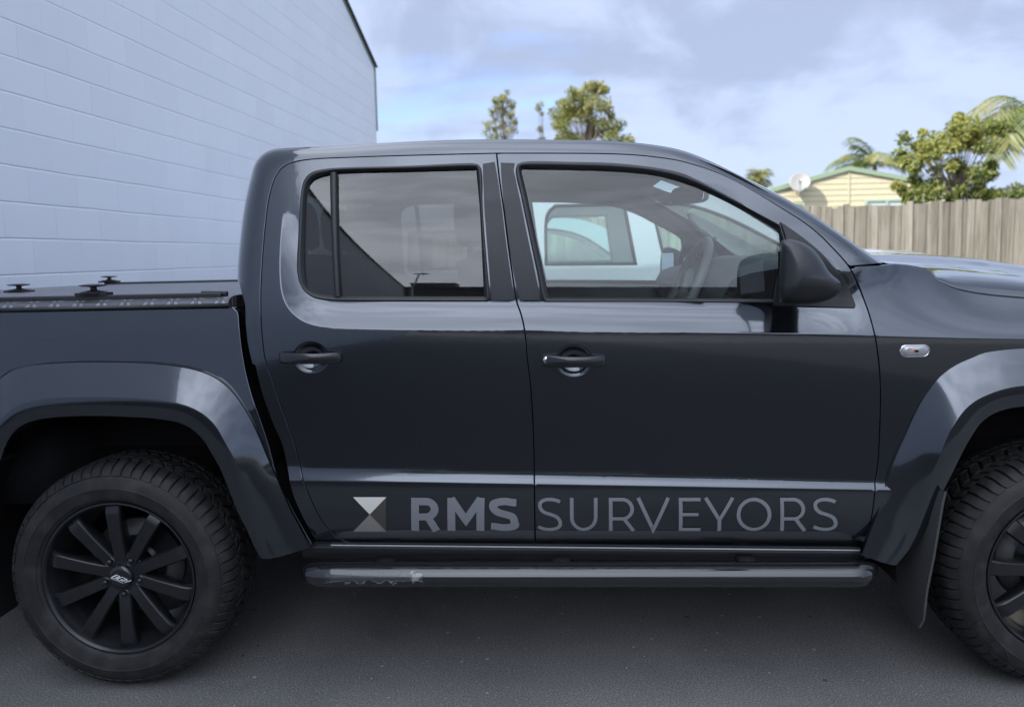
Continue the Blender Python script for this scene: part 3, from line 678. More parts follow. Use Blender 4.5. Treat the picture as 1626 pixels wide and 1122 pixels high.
    for sgn in(1,):
        path=[]
        for y,s in rim_:
            Q=cx+(mo-cx)*s; # right hand crossing of the split height
            best=max((q for q in Q if abs(q[1]-zsp)<.008),key=lambda q:q[0]); path.append((best[0]+.0005,y,best[1]))
        left=[]
        for y,s in((-.176,.70),(-.160,.87),(-.138,.965)):
            pass
        mb.tube(path,.0012,6)
    fx(mb).build('cap_joint',MT['dark'],mm)
    # lower shell, slightly proud of the cap
    mb=MB(); g_=[]
    for y,s in ringsd:
        Q=cx+(mo-cx)*(s*1.006); Q[:,0]=np.maximum(Q[:,0],rearx(y)); 
        zc=np.minimum(Q[:,1],zsp); g_.append(np.stack([Q[:,0],np.full(len(Q),y-(.0012 if s<.9 else 0)),zc],1))
    mb.grid(np.array(g_),closed_v=True); fx(mb).build('mirror_shell',MT['plastic'],mm,angle=55)
    mb=MB(); gg=[]
    zz=np.linspace(mo[:,1].min()+.042,mo[:,1].max()-.035,9)
    for z in zz:
        row=[]
        for y in np.linspace(-.115,.0,9):
            row.append((rearx(y)-.004,y,z))
        gg.append(row)
    mb.grid(gg); fx(mb).build('mirror_glass',MT['mirror'],mm)
    # ---- cab shell side
    seam=np.concatenate([R_S[::-1],F_S])      # bottom-right of rear door ... up over ... front door foot
    i0=int(np.argmin(np.linalg.norm(R_S-np.array([R_S[:,0].min()+.30,0]),axis=1)*0+np.abs(R_S[:,1]-R_S[-6,1])+0))
    Rb=R_S[:-14]                              # stop where the seam turns along the sill
    top=[p for p in F_S if p[1]>1.365]
    inner=np.concatenate([Rb[::-1],np.array(top)])
    gp=spline(CAB_GAP,.014,corner=50)
    outer=np.concatenate([gp,SILS,spline(APILLAR_FOOT,.014)])
    poly=np.concatenate([outer,inner[::-1]]); poly=dedupe(poly,.002)
    ex=np.concatenate([offset(np.r_[SILS,SILS[:1]*0+[[1.4,1.0]]],.0)[:-1]*0+SILS]) if False else None
    mb=MB(); P=loop_out(poly); P=offset(P,.0025)
    def S_cabp(x,z): return S_cabf(x,z)
    dense=[]
    for d in(.006,.012,.02,.03,.042,.055,.075): 
        q=offset(np.r_[SILS,[[2.4,.9],[.6,.9]]],d)[:-2]; qq=offset(np.r_[SILS,[[2.4,.9],[.6,.9]]],-d)[:-2]
        dense+= [q if inside(q[40:41],P)[0] or inside(q[90:91],P)[0] else qq]
    dense=np.concatenate(dense)
    panel(mb,P,S_cabp,[],.016,np.concatenate([rows(.5,2.5,[zcrease,zlow],.010),dense]),flange=.02)
    fx(mb).build('cab_shell',MT['paint'],truck)
    # black roof ditch line above the doors, sill
    mb=MB(); xs=np.linspace(.60,2.46,60); sr=[]
    for f_,dy in((lambda x:zdoor(x)+.004,.012),(lambda x:zdoor(x)-.006,-.010),(lambda x:zdoor(x)-.010,-.011),(lambda x:zdoor(x)-.018,.006),(lambda x:zsill(x)+.012,.004),(lambda x:zsill(x),.010),(lambda x:zsill(x)-.004,.06),(lambda x:zsill(x)-.004,.3)):
        sr.append([(x,float(s_low(np.array([x]),np.array([zdoor(x)]))[0])+dy,f_(x)) for x in xs])
    mb.grid(sr[::-1],flip=False); fx(mb).build('sill',MT['sill'],truck,angle=40)
    # dark inner frame behind the door gaps
    mb=MB()
    for Pth in(R_S,F_S,B_S):
        Q=resample(Pth,60); y=S_cabf(Q[:,0],Q[:,1])*0+s_door(Q[:,0],Q[:,1],RINGS)
        w=.022; t=np.gradient(Q,axis=0); t/=np.linalg.norm(t,axis=1,keepdims=True); nn=np.stack([-t[:,1],t[:,0]],1)
        mb.grid([np.stack([(Q+nn*s)[:,0],y+.022,(Q+nn*s)[:,1]],1) for s in(-w,0,w)])
    fx(mb).build('door_frame',MT['dark'],truck)
    # inner pillar, header and A-post trims (seen through the glass)
    mb=MB(); q=resample(B_S[B_S[:,1]>.55],20)
    rr=[]
    for dx,dy in((-.085,.10),(-.07,.135),(0,.145),(.075,.135),(.09,.10)):
        rr.append([(p[0]+dx,float(s_glass(p[0],min(p[1],1.72)))+dy if p[1]>1.2 else .2+dy*.3,p[1]) for p in q])
    mb.grid(rr,flip=True); fx(mb).build('pillar_lining',MT['interior_grey'],truck)
    mb=MB(); hp=np.array([p for p in RINGS if p[1]>1.33 and True]); 
    fp=spline(np.concatenate([REAR_SEAM[::-1][16:-1],FRONT_SEAM[:17]]),.03); rr=[]
    for dn,dy in((.0,.05),(-.045,.085),(-.06,.12),(-.045,.15),(.0,.17)):
        rr.append([(p[0],float(s_out(np.array([p[0]]),np.array([min(p[1],1.7)]))[0])+dy,p[1]+dn) for p in fp])
    mb.grid(rr); fx(mb).build('header_lining',MT['interior'],truck)
    # grab handle on the A-post
    if far:
        mb=MB(); A0=Vector((2.20,YW-1.64,1.615)); A1=Vector((2.338,YW-1.66,1.485)); pp=[]
        for t in np.linspace(0,1,12): pp.append(A0.lerp(A1,t)+Vector((-.02,.035,-.02))*math.sin(math.pi*t)**.5)
        mb.tube(pp,.012,8); fx(mb).build('grab_handle',MT['interior'],truck)
    # ---- load bed side
    be=spline(BED_EDGE,.014); bt=spline(np.concatenate([[[-1.16,1.286]],BED_TOP]),.03)
    half=[(a+b)/2 for a,b in zip(resample(RF_OUT,60),resample(RF_CREST,60))]; half=np.array(half)[:,[0,2]]
    left=np.array([(-.7-.0*p[0],p[1]) for p in half[:1]])
    arch=half[::-1]; mx=-.035
    lm=np.array([(2*mx-p[0],p[1]) for p in half if p[0]>-mx*0+.30])
    poly=np.concatenate([bt,be[:],arch[arch[:,0]>-.36],lm[np.argsort(-lm[:,1])],[[-.72,.50],[-1.16,.55]]])
    poly=dedupe(poly,.003); P=loop_out(poly)
    mb=MB(); panel(mb,offset(P,.001),S_bed,[],.02,None,flange=.02,rim=.004); fx(mb).build('bed_side',MT['paint'],truck)
    # ---- fender
    fe=F_S[(F_S[:,1]<1.362)]; ft=spline(FEND_TOP[:,[0,2]],.014,corner=50); hs=HOOD_SEAM[:,:2]
    topx=np.concatenate([ft,spline(np.concatenate([hs[1:],[[3.2,1.222],[3.5,1.185],[3.72,1.15]]]),.02)])
    o2=np.array(FF_OUT)[:,[0,2]]; c2=np.array(FF_CREST)[:,[0,2]]
    hf=(resample(o2,60)+resample(c2,60))/2; hr=np.array([(2*WB-p[0],p[1]) for p in hf[::-1]])
    poly=np.concatenate([topx,[[3.80,1.0],[3.82,.70]],[(min(p[0],3.8),p[1]) for p in hr[::-1] if p[1]>.68],[] if False else hf[::-1],fe[::-1]])
    poly=dedupe(poly,.003); P=loop_out(poly)
    mb=MB(); panel(mb,offset(P,.0028),S_fend,[],.02,rows(2.4,3.9,[zcrease,zlow],.010),flange=.02); fx(mb).build('fender',MT['paint'],truck)
    # indicator lamp
    mb=MB(); lc=(2.576,1.0995); cap=[]
    for a in np.linspace(0,2*math.pi,48,endpoint=False):
        cc,ss=math.cos(a),math.sin(a); cap.append((lc[0]+math.copysign(.024,cc)+.0175*cc,lc[1]+.0175*ss-.03*(.0)))
    cap=np.array(cap); mid=np.array(lc)
    y0=.019
    def ringy(s,y): return np.stack([mid[0]+(cap[:,0]-mid[0])*s,np.full(48,y),mid[1]+(cap[:,1]-mid[1])*s],1)
    mb.grid(np.array([ringy(1.12,y0+.004),ringy(1.10,y0-.003),ringy(1.0,y0-.006),ringy(.97,y0-.001),ringy(.95,y0+.006)]),closed_v=True)
    lp=fx(mb).build('indicator_lamp',MT['chrome'],truck)
    mb=MB(); L=[ringy(.98,y0-.004),ringy(.9,y0-.008),ringy(.6,y0-.0105),ringy(.2,y0-.011)]; mb.grid(np.array(L),closed_v=True); fx(mb).build('lamp_lens',MT['lens'],lp)
    mb=MB(); mb.grid(np.array([ringy(.97,y0+.002),ringy(.5,y0+.003),ringy(.02,y0+.003)]),closed_v=True); fx(mb).build('reflector',MT['silverpaint'],lp)
    mb=MB(); mb.lathe([(0,-.007),(.005,-.0065),(.0085,-.003),(.009,.002)],(lc[0]-.008,y0,lc[1]-.001),16); fx(mb).build('bulb',MT['amber'],lp)
    # ---- flares
    def flare(o,c,i,name):
        n=110; A=resample(spline(o,.01),n); C=resample(spline(c,.01),n); I=resample(spline(i,.01),n)
        rr=[]
        A2=A.copy(); A2[:,1]+=.012; rr.append(A2)
        A1=A.copy(); A1[:,1]-=.004; rr.append(A1)
        for t in(.04,.2,.4,.6,.8,.93,.985,1.0):
            Q=A*(1-t)+C*t; Q[:,1]=A[:,1]+(C[:,1]-A[:,1])*t-.003*math.sin(math.pi*t); rr.append(Q)
        for t in(.02,.08,.3,.6,.9,1.0):
            Q=C*(1-t)+I*t; Q[:,1]+= -.004*math.sin(math.pi*min(1,t)); rr.append(Q)
        for dy,sc in((.004,.004),(.02,.006),(.07,.0)):
            Q=I.copy(); Q[:,1]+=dy; rr.append(Q)
        mb=MB(); mb.grid(np.array(rr)); 
        # bottom closing lip
        return fx(mb).build(name,MT['paint'],truck,angle=32)
    mxr=-.035
    def ext_rear(Pt):
        Pt=np.array(Pt); l=np.array([(2*mxr-p[0],p[1],p[2]) for p in Pt if p[0]>.31 and p[2]<Pt[0][2]-.01]); l=l[np.argsort(l[:,2])]
        return np.concatenate([l,Pt])
    flare(ext_rear(RF_OUT),ext_rear(RF_CREST),ext_rear(RF_IN),'wheel_arch_flare')
    def ext_front(Pt): Pt=np.array(Pt); return np.concatenate([Pt,np.array([(2*WB-p[0],p[1],p[2]) for p in Pt[::-1][0:]])])
    flare(ext_front(FF_OUT),ext_front(FF_CREST),ext_front(FF_IN),'wheel_arch_flare')
    # ---- wheel housings
    for cx_ in(-.02,WB):
        mb=MB(); rr=[]; aa=np.linspace(R(0),R(205 if cx_<1 else 188),40)
        for y in(.02,.30,.52):
            rr.append([(cx_+.535*math.cos(a),y,.43+.555*math.sin(a)) for a in aa])
        mb.grid(rr)
        mb.add([(cx_,.52,.6)]+[(cx_+.56*math.cos(a),.52,.43+.58*math.sin(a)) for a in aa],[(0,i+1,i+2) for i in range(len(aa)-1)])
        fx(mb).build('wheel_housing',MT['dark'],truck)
    # rear spring and exhaust shapes deep inside stay dark: a leaf spring pack
    mb=MB(); mb.tube([(-.62,.42,.50),(-.3,.42,.40),(0,.42,.37),(.3,.42,.40),(.62,.42,.50)],.03,8,sx=.6,sz=1.2); fx(mb).build('leaf_spring',MT['dark'],truck)
    # ---- side step
    mb=MB(); x0,x1=.608,2.500; rr=[]
    ends=[(0,.10),(.004,.42),(.014,.68),(.034,.88),(.06,.97),(.09,1.0)]
    st=[(x0+a,k) for a,k in ends]+[(x,1.0) for x in np.linspace(x0+.12,x1-.12,20)]+[(x1-a,k) for a,k in ends[::-1]]
    for X,k in st:
        zc=.393-.0042*(X-1.4); yo=.03*(1-min(1,(X-x0)/.10))**2+.075*(1-min(1,(x1-X)/.10))**2
        rr.append([(X,.005+yo+.046*k*math.copysign(abs(math.cos(a))**.8,math.cos(a)),zc+.0350*k*math.copysign(abs(math.sin(a))**.9,math.sin(a))) for a in np.linspace(0,2*math.pi,28,endpoint=False)])
    mb.grid(rr,closed_v=True,flip=True); sp_=fx(mb).build('side_step',STEP,truck)
    mb=MB()
    for X in(.89,1.47,2.07):
        mb=MB(); mb.box((X,.16,.415),(.06,.20,.010)); mb.box((X,.055,.417),(.055,.05,.02)); fx(mb).build('step_bracket',MT['dark'],sp_)
    mb=MB(); xs=np.linspace(.70,2.452,50); mb.tube([(x,float(s_low(np.array([x]),np.array([zdoor(x)]))[0])-.0035,zdoor(x)-.0035) for x in xs],.0026,8); fx(mb).build('sill_strip',MT['paleline'],truck)  # thin pale grey strip along the lower edge of the doors
    # ---- mud flap behind the front wheel
    out_=FLAP_OUT
    inn=FLAP_IN
    mb=MB(); n_=resample(np.array(out_),14); m_=resample(np.array(inn),14)
    for dx in(0,.007):
        gq=np.array([n_*(1-t)+m_*t for t in np.linspace(0,1,6)]); gq[:,:,0]+=dx; mb.grid(gq,flip=dx>0)
    e=np.array([n_,n_+np.array([.007,0,0])]); mb.grid(e); fx(mb).build('mud_flap',MT['flap'],truck)

# step paint with a worn, flaking patch near its rear end
m,g=mat('chipped_step_paint'); P=g.n('ShaderNodeTexCoord').outputs['Object']; s3=g.n('ShaderNodeSeparateXYZ',{0:P})
nx=g.noise(g.vm('MULTIPLY',P,(1,1,2.2)),24,5,.55)
edge=g.m('ADD',g.m('MULTIPLY',g.m('SUBTRACT',nx,.5),.055),s3.outputs[2])
rng=g.m('MULTIPLY',g.ramp(s3.outputs[0],.69,.74),g.ramp(s3.outputs[0],1.03,1.02,0,1))
band=g.m('MULTIPLY',g.ramp(edge,.3895,.3905),g.ramp(edge,.4145,.4135))
rim_=g.m('MULTIPLY',g.ramp(edge,.3885,.3898),g.ramp(edge,.3922,.3908))
endp=g.ramp(g.m('ADD',g.m('ABSOLUTE',g.m('SUBTRACT',s3.outputs[0],1.005)),g.m('ADD',g.m('MULTIPLY',g.m('SUBTRACT',nx,.5),.11),g.m('MULTIPLY',g.m('ABSOLUTE',g.m('SUBTRACT',s3.outputs[2],.404)),1.1))),.026,.018)
msk=g.m('MULTIPLY',rng,g.m('MAXIMUM',g.m('MULTIPLY',rim_,g.ramp(nx,.38,.5)),g.m('MULTIPLY',endp,band)),clamp=True)
worn=g.m('MULTIPLY',rng,band,clamp=True)
c=g.mix(worn,(.010,.011,.013),(.030,.032,.036)); c=g.mix(msk,c,(.20,.205,.215))
rg=g.m('ADD',.13,g.m('MULTIPLY',worn,.2))
fin(g,pbsdf(g,c,rg,coat=.9,normal=bump(g,g.m('MULTIPLY',worn,-1.0),.25,.002))); STEP=m
make_side(False); make_side(True)

# ---- sheets that run right across: cab back, roof, windscreen
yS=S_cabf(SILS[:,0],SILS[:,1])-.004
t_=np.gradient(SILS,axis=0); t_/=np.linalg.norm(t_,axis=1,keepdims=True); nout=np.stack([-t_[:,1],t_[:,0]],1)
def across(idx,bulge,n=26):
    o=[]
    for i in idx:
        row=[]
        b=bulge(SILS[i]) if callable(bulge) else bulge
        for s in np.linspace(0,1,n):
            y=yS[i]+(YW-2*yS[i])*s; q=1-(2*s-1)**2; q=.6*q+.4*(1-(2*s-1)**4)
            wv=float(sstep(1.95,2.45,np.array(SILS[i][0]))); p=SILS[i]+(nout[i]*(1-wv)+np.array([1.0,-.03])*wv)*b*q; row.append((p[0],y,p[1]))
        o.append(row)
    return np.array(o)
ns=len(SILS); ir=[i for i in range(ns) if SILS[i,0]<.56]; i_b=max(ir); i_w=min(i for i in range(ns) if SILS[i,0]>1.93)
def bl(p):
    # crown of the roof, belly of the windscreen
    x=p[0]; return .012+.016*float(sstep(.45,1.0,np.array(x)))+.10*float(sstep(1.75,2.4,np.array(x)))
back=across(range(0,i_b+1),.012); roof=across(range(i_b,i_w+1),bl); ws=across(range(i_w,ns),bl,30)
mb=MB(); mbg=MB()
fb=[];fg=[]
a,b=back.shape[:2]
for i in range(a-1):
    for j in range(b-1):
        zc=back[i:i+2,j:j+2,2].mean(); yc=back[i:i+2,j:j+2,1].mean(); q=(i*b+j,(i+1)*b+j,(i+1)*b+j+1,i*b+j+1)
        (fg if 1.44<zc<1.70 and .36<yc<1.54 else fb).append(q)
mb.add(back.reshape(-1,3),fb)
gp=spline(CAB_GAP,.02,corner=50); lowb=np.array([[(p[0]+.004,y,p[1]) for y in np.linspace(.075,YW-.075,6)] for p in gp]); mb.grid(lowb)
mb.build('cab_back',MT['paint'],truck)
MB().add(back.reshape(-1,3),fg).build('rear_window',MT['privacy'],truck)
MB().grid(roof).build('roof',MT['paint'],truck)
MB().grid(ws).build('windscreen',MT['windscreen'],truck)
# head lining a little below the roof
rl=roof.copy(); rl[:,:,2]-=.045; MB().grid(rl,flip=True).build('roof_lining',MT['interior_grey'],truck)
# ---- hood
hs=np.concatenate([HOOD_SEAM[1:],[[3.2,1.222,.135],[3.5,1.185,.15],[3.75,1.13,.20],[3.86,1.02,.26]]])
xs=np.linspace(2.665,3.86,64)
z0=np.interp(xs,hs[:,0],hs[:,1]); y0=s_fend(xs,z0)+.001
zc=np.interp(xs,[2.6,2.72,2.84,2.95,3.12,3.26,3.38,3.45,3.65,3.86],[1.400,1.404,1.401,1.395,1.380,1.357,1.322,1.303,1.235,1.09])
zs_=np.interp(xs,[2.6,2.66,2.75,2.85,2.97,3.1,3.4,3.7,3.86],[1.366,1.363,1.353,1.344,1.331,1.314,1.262,1.16,1.03])
rows_=[]
for x,za,ya,zm,zb in zip(xs,z0,y0,zs_,zc):
    row=[]; ysh=.40; zb=max(zb,zm+.004)
    for u in np.linspace(0,1,14)[:-1]:
        row.append((x,ya+(ysh-ya)*(1-math.cos(u*math.pi/2)),za+(zm-za)*math.sin(u*math.pi/2)))
    for u in np.linspace(0,1,20):
        f=.62*(1-(1-u)**2)+.38*float(sstep(.15,.45,np.array(u)))
        row.append((x,ysh+(YW/2-ysh)*u,zm+(zb-zm)*f))
    row+= [(p[0],YW-p[1],p[2]) for p in row[-2::-1]]
    rows_.append(row)
rows_=np.array(rows_)
lip=rows_[:,:1].copy(); lip[:,:,2]-=.012; lip[:,:,1]+=.004; lip2=rows_[:,-1:].copy(); lip2[:,:,2]-=.012
MB().grid(np.concatenate([lip,rows_,lip2],1)).build('hood',MT['paint'],truck)
# cowl below the windscreen
cw=[]
base=ws[-1]
for s,dz in((0,.004),(.35,-.02),(.7,-.03),(1.0,-.022)):
    row=[]
    for p in base:
        hx=2.672; row.append((p[0]+(hx-p[0])*s if p[0]<hx else p[0],p[1],p[2]+dz))
    cw.append(row)
MB().grid(np.array(cw)).build('cowl_panel',MT['plastic'],truck)
# wiper at the base of the glass
mb=MB(); mb.tube([(2.60,.42,1.385),(2.61,.75,1.40),(2.58,1.15,1.43)],.008,6); mb.build('wiper',MT['plastic'],truck)
# front end (outside the picture): bumper, grille and lamps
mb=MB(); yy=np.linspace(.02,YW-.02,25)
def nose(y): return 3.92-.18*abs((y-.95)/.95)**3
mb.grid([[(nose(y)-dx,y,z) for y in yy] for z,dx in((.42,.10),(.5,.0),(.70,-.03),(.76,.02))]); mb.build('front_bumper',MT['paint'],truck)
mb=MB(); mb.grid([[(nose(y)-dx,y,z) for y in yy] for z,dx in((.76,.03),(.90,.05),(1.02,.08))]); mb.build('front_grille',MT['gloss_black'],truck)
for ya in(.16,1.74):
    mb=MB(); mb.grid([[(nose(ya+d)-dx+.006,ya+d,z) for d in np.linspace(-.13,.13,8)] for z,dx in((.84,.05),(.93,.06),(1.0,.08))]); mb.build('headlight',MT['lens'],truck)
# tailgate and rear bumper (outside the picture)
mb=MB(); mb.box((-1.165,.95,1.02),(.03,1.74,.50)); mb.build('tailgate',MT['paint'],truck)
mb=MB(); mb.box((-1.2,.95,.60),(.10,1.72,.16)); mb.build('rear_bumper',MT['gloss_black'],truck)
mb=MB(); be=spline(BED_EDGE,.03); mb.grid([[(p[0]-.012,y,p[1]) for y in np.linspace(.07,YW-.07,5)] for p in be]); mb.build('bed_front_panel',MT['dark'],truck)
# ---- underbody
mb=MB(); mb.box((1.55,.95,.47),(1.95,1.66,.08)); mb.box((1.4,.95,.60),(4.7,.96,.20)); mb.box((1.5,.45,.42),(3.6,.10,.14)); mb.box((1.5,1.45,.42),(3.6,.10,.14))
mb.tube([(0,.25,.385),(0,1.65,.385)],.055,12); mb.lathe([(.0,-.15),(.12,-.1),(.15,0),(.12,.1),(0,.15)],(0,.95,.385),20); mb.box((-.72,.95,.70),(.75,1.5,.25))
mb.build('chassis',MT['dark'],truck)
# ---- bed cover with rails and latches
m,g=mat('black_chequer_plate'); P=g.n('ShaderNodeTexCoord').outputs['Object']
def lug(a,ph):
    q=g.n('ShaderNodeVectorRotate',{0:P,3:a},rotation_type='Z_AXIS').outputs[0]; s=g.n('ShaderNodeSeparateXYZ',{0:q})
    u=g.m('FRACT',g.m('ADD',g.m('DIVIDE',s.outputs[0],.056),ph)); v=g.m('FRACT',g.m('ADD',g.m('DIVIDE',s.outputs[1],.056),ph))
    e=g.m('ADD',g.m('POWER',g.m('DIVIDE',g.m('SUBTRACT',u,.5),.42),2.0),g.m('POWER',g.m('DIVIDE',g.m('SUBTRACT',v,.5),.13),2.0))
    return g.ramp(e,1.0,.5)
h=g.m('MAXIMUM',lug(R(45),0.0),lug(R(-45),.5))
c=g.mix(g.noise(P,5,5),(.11,.115,.13),(.17,.175,.195)); c=g.mix(g.m('MULTIPLY',h,.6),c,(.36,.37,.41))
fin(g,pbsdf(g,c,.42,metal=.55,normal=bump(g,h,1.0,.004))); MT['plate']=m
mb=MB(); zt=1.312; xa,xb=-1.12,.405
prof=[(.050,zt-.030),(.048,zt-.022),(.052,zt-.014),(.075,zt-.003),(.10,zt),(.5,zt+.004),(.95,zt+.006)]; prof=prof+[(YW-y,z) for y,z in prof[-2::-1]]
mb.grid([[(x,y,z) for y,z in prof] for x in np.linspace(xa,xb,24)],flip=True)
mb.add([(xb,y,z) for y,z in prof]+[(xb,1.85,zt-.04),(xb,.05,zt-.04)],[tuple(range(len(prof)+2))]); 
mb.add([(xa,y,z) for y,z in prof]+[(xa,1.85,zt-.04),(xa,.05,zt-.04)],[tuple(range(len(prof)+2))])
cov=mb.build('bed_cover',MT['plate'],truck,angle=35)
mb=MB(); mb.box((-.36,.055,1.283),(1.52,.02,.012)); mb.build('cover_seal',MT['seal'],cov)
for yr in(.092,YW-.075):
    mb=MB(); P_=[(yr-.02,zt-.012),(yr-.02,zt+.007),(yr-.016,zt+.011),(yr+.016,zt+.011),(yr+.02,zt+.007),(yr+.02,zt-.012)]
    mb.grid([[(x,y,z) for y,z in P_] for x in(xa+.05,.20,.345,.365,.372)]); mb.tube([(.30,yr,zt+.006),(.385,yr,zt+.006)],[.012,.009],10); mb.build('cover_rail',MT['plastic'],cov,angle=40)
def latch(x,y,s,z):
    mb=MB(); mb.box((x,y,z+.004),(.105*s,.045,.010)); mb.lathe([(.045*s,.008),(.040*s,.012),(.020*s,.015),(.010*s,.018),(.010*s,.027),(.036*s,.030),(.043*s,.032),(.043*s,.034),(.02*s,.037),(0,.0375)],(x,y,z),28,'z'); return mb.build('cover_latch',MT['plastic'],cov,angle=40)
latch(-.068,.094,1.0,zt+.011); latch(-.78,.72,1.0,zt+.003); latch(-1.05,YW-.075,1.0,zt+.011)

# ---- interior
def seat(x,y,back=.60,rake=.30,hr=True,w=.50):
    mb=MB(); rr=[]
    for s in np.linspace(-1,1,9):
        yy=y+s*w/2; k=(1-abs(s)**4)*.03; row=[]
        for px_,pz_ in((.50,.80),(.48,.86),(.42,.885),(.2,.86),(.06,.845),(.0,.90),(-.02-rake*.1,1.0),(-.02-rake*.4,1.2),(-.0-rake*.62,1.40),(-.03-rake*.66,1.425),(-.09-rake*.62,1.40),(-.13-rake*.3,1.1),(-.12,.82)):
            row.append((x+px_+k,yy,pz_+k*.6))
        rr.append(row)
    mb.grid(rr)
    for e in(0,-1):
        k=len(mb.v); mb.add(rr[e],[tuple(range(len(rr[e])))])
    o=mb.build('seat',MT['fabric'],truck)
    if hr:
        mb=MB(); hx=x-.05-rake*.66; L=[]
        for z,k in((1.46,.5),(1.475,.9),(1.53,1.0),(1.60,.95),(1.635,.75),(1.645,.35)):
            L.append([(hx-.02*(z-1.5)*3+.05*k*math.copysign(abs(math.cos(a))**.6,math.cos(a)),y+.13*k*math.copysign(abs(math.sin(a))**.6,math.sin(a)),z) for a in np.linspace(0,2*math.pi,20,endpoint=False)])
        mb.grid(L,closed_v=True,flip=True)
        for s in(-.05,.05): mb.tube([(hx,y+s,1.40),(hx,y+s,1.48)],.007,6)
        mb.build('headrest',MT['fabric'],o)
seat(1.40,.52); seat(1.40,1.38)
seat(.68,.45,rake=.16,w=.5); seat(.68,.95,rake=.16,w=.5); seat(.68,1.45,rake=.16,w=.5)
# dashboard
mb=MB(); rr=[]
for y in np.linspace(.20,1.70,31):
    hood_=.060*math.exp(-((y-.50)/.19)**4)
    c_=.05*math.exp(-((y-.95)/.2)**4)
    rr.append([(2.05-c_,y,.75),(2.06-c_,y,1.0),(2.08-c_,y,1.16),(2.03-c_-.06*hood_/.06,y,1.27+hood_*.5),(2.06-.06*hood_/.06,y,1.325+hood_),(2.12,y,1.345+hood_),(2.22,y,1.36+hood_*.7),(2.36,y,1.375),(2.50,y,1.375)])
mb.grid(rr,flip=True); dash=mb.build('dashboard',MT['interior'],truck)
for yv in(.86,1.04):
    mb=MB(); mb.box((1.985,yv,1.26),(.02,.13,.06))
    for k in range(5): mb.box((1.972,yv,1.238+k*.011),(.012,.12,.003))
    mb.build('air_vent',MT['interior_grey'],dash)
mb=MB(); mb.box((1.98,.95,1.16),(.02,.20,.09)); mb.build('radio_panel',MT['gloss_black'],dash)
# steering wheel
wc=Vector((1.965,.50,1.292)); ax=Vector((-.90,0,.40)).normalized(); e1=Vector((0,1,0)); e2=ax.cross(e1).normalized(); 
mb=MB(); ring=[wc+(e1*math.cos(a)+e2*math.sin(a))*.185 for a in np.linspace(0,2*math.pi,49)]
mb.tube(ring,.0165,10,cap=False)
for a in(R(0),R(180),R(250 if e2.z>0 else 110),R(290 if e2.z>0 else 70)):
    d=(e1*math.cos(a)+e2*math.sin(a)); mb.tube([wc+d*.03-ax*.02,wc+d*.11-ax*.012,wc+d*.18],[.030,.018,.014],8)
mb.tube([wc-ax*.03,wc+ax*.012,wc+ax*.024],[.075,.072,.05],20); mb.tube([wc-ax*.03,wc-ax*.28],.04,10)
mb.build('steering_wheel',MT['wheelrim'],truck)
# rear-view mirror
mb=MB(); mc=Vector((2.06,.95,1.665)); q=[]
for a in np.linspace(0,2*math.pi,28,endpoint=False): q.append((math.copysign(abs(math.cos(a))**.5,math.cos(a))*.125,math.copysign(abs(math.sin(a))**.5,math.sin(a))*.040))
rot=Matrix.Rotation(R(24),3,'Z'); L=[]
for s,dx in((.6,.035),(.95,.022),(1.0,0),(.97,-.006)): L.append([mc+rot@Vector((dx,p[0]*s,p[1]*s)) for p in q])
mb.grid(np.array(L),closed_v=True); mb.tube([mc+Vector((.02,0,.02)),mc+Vector((.10,0,.075))],.012,8); rv=mb.build('cabin_mirror',MT['interior'],truck,angle=50)
mb=MB(); mb.add([mc+rot@Vector((-.007,p[0]*.95,p[1]*.92)) for p in q],[tuple(range(28))]); mb.build('mirror_glass',MT['mirror'],rv)
for ys,yc in((.35,.82),(1.08,1.55)):
    mb=MB(); mb.grid([[(1.90+.16*t,y,1.738-.062*t-.01) for y in np.linspace(ys,yc,4)] for t in(0,1)]); mb.box((1.98,(ys+yc)/2,1.690),(.02,.3,.006)); mb.build('sun_visor',MT['interior_grey'],truck)
mb=MB(); mb.box((1.2,.95,.55),(1.7,1.6,.02)); mb.build('cabin_floor',MT['dark'],truck)

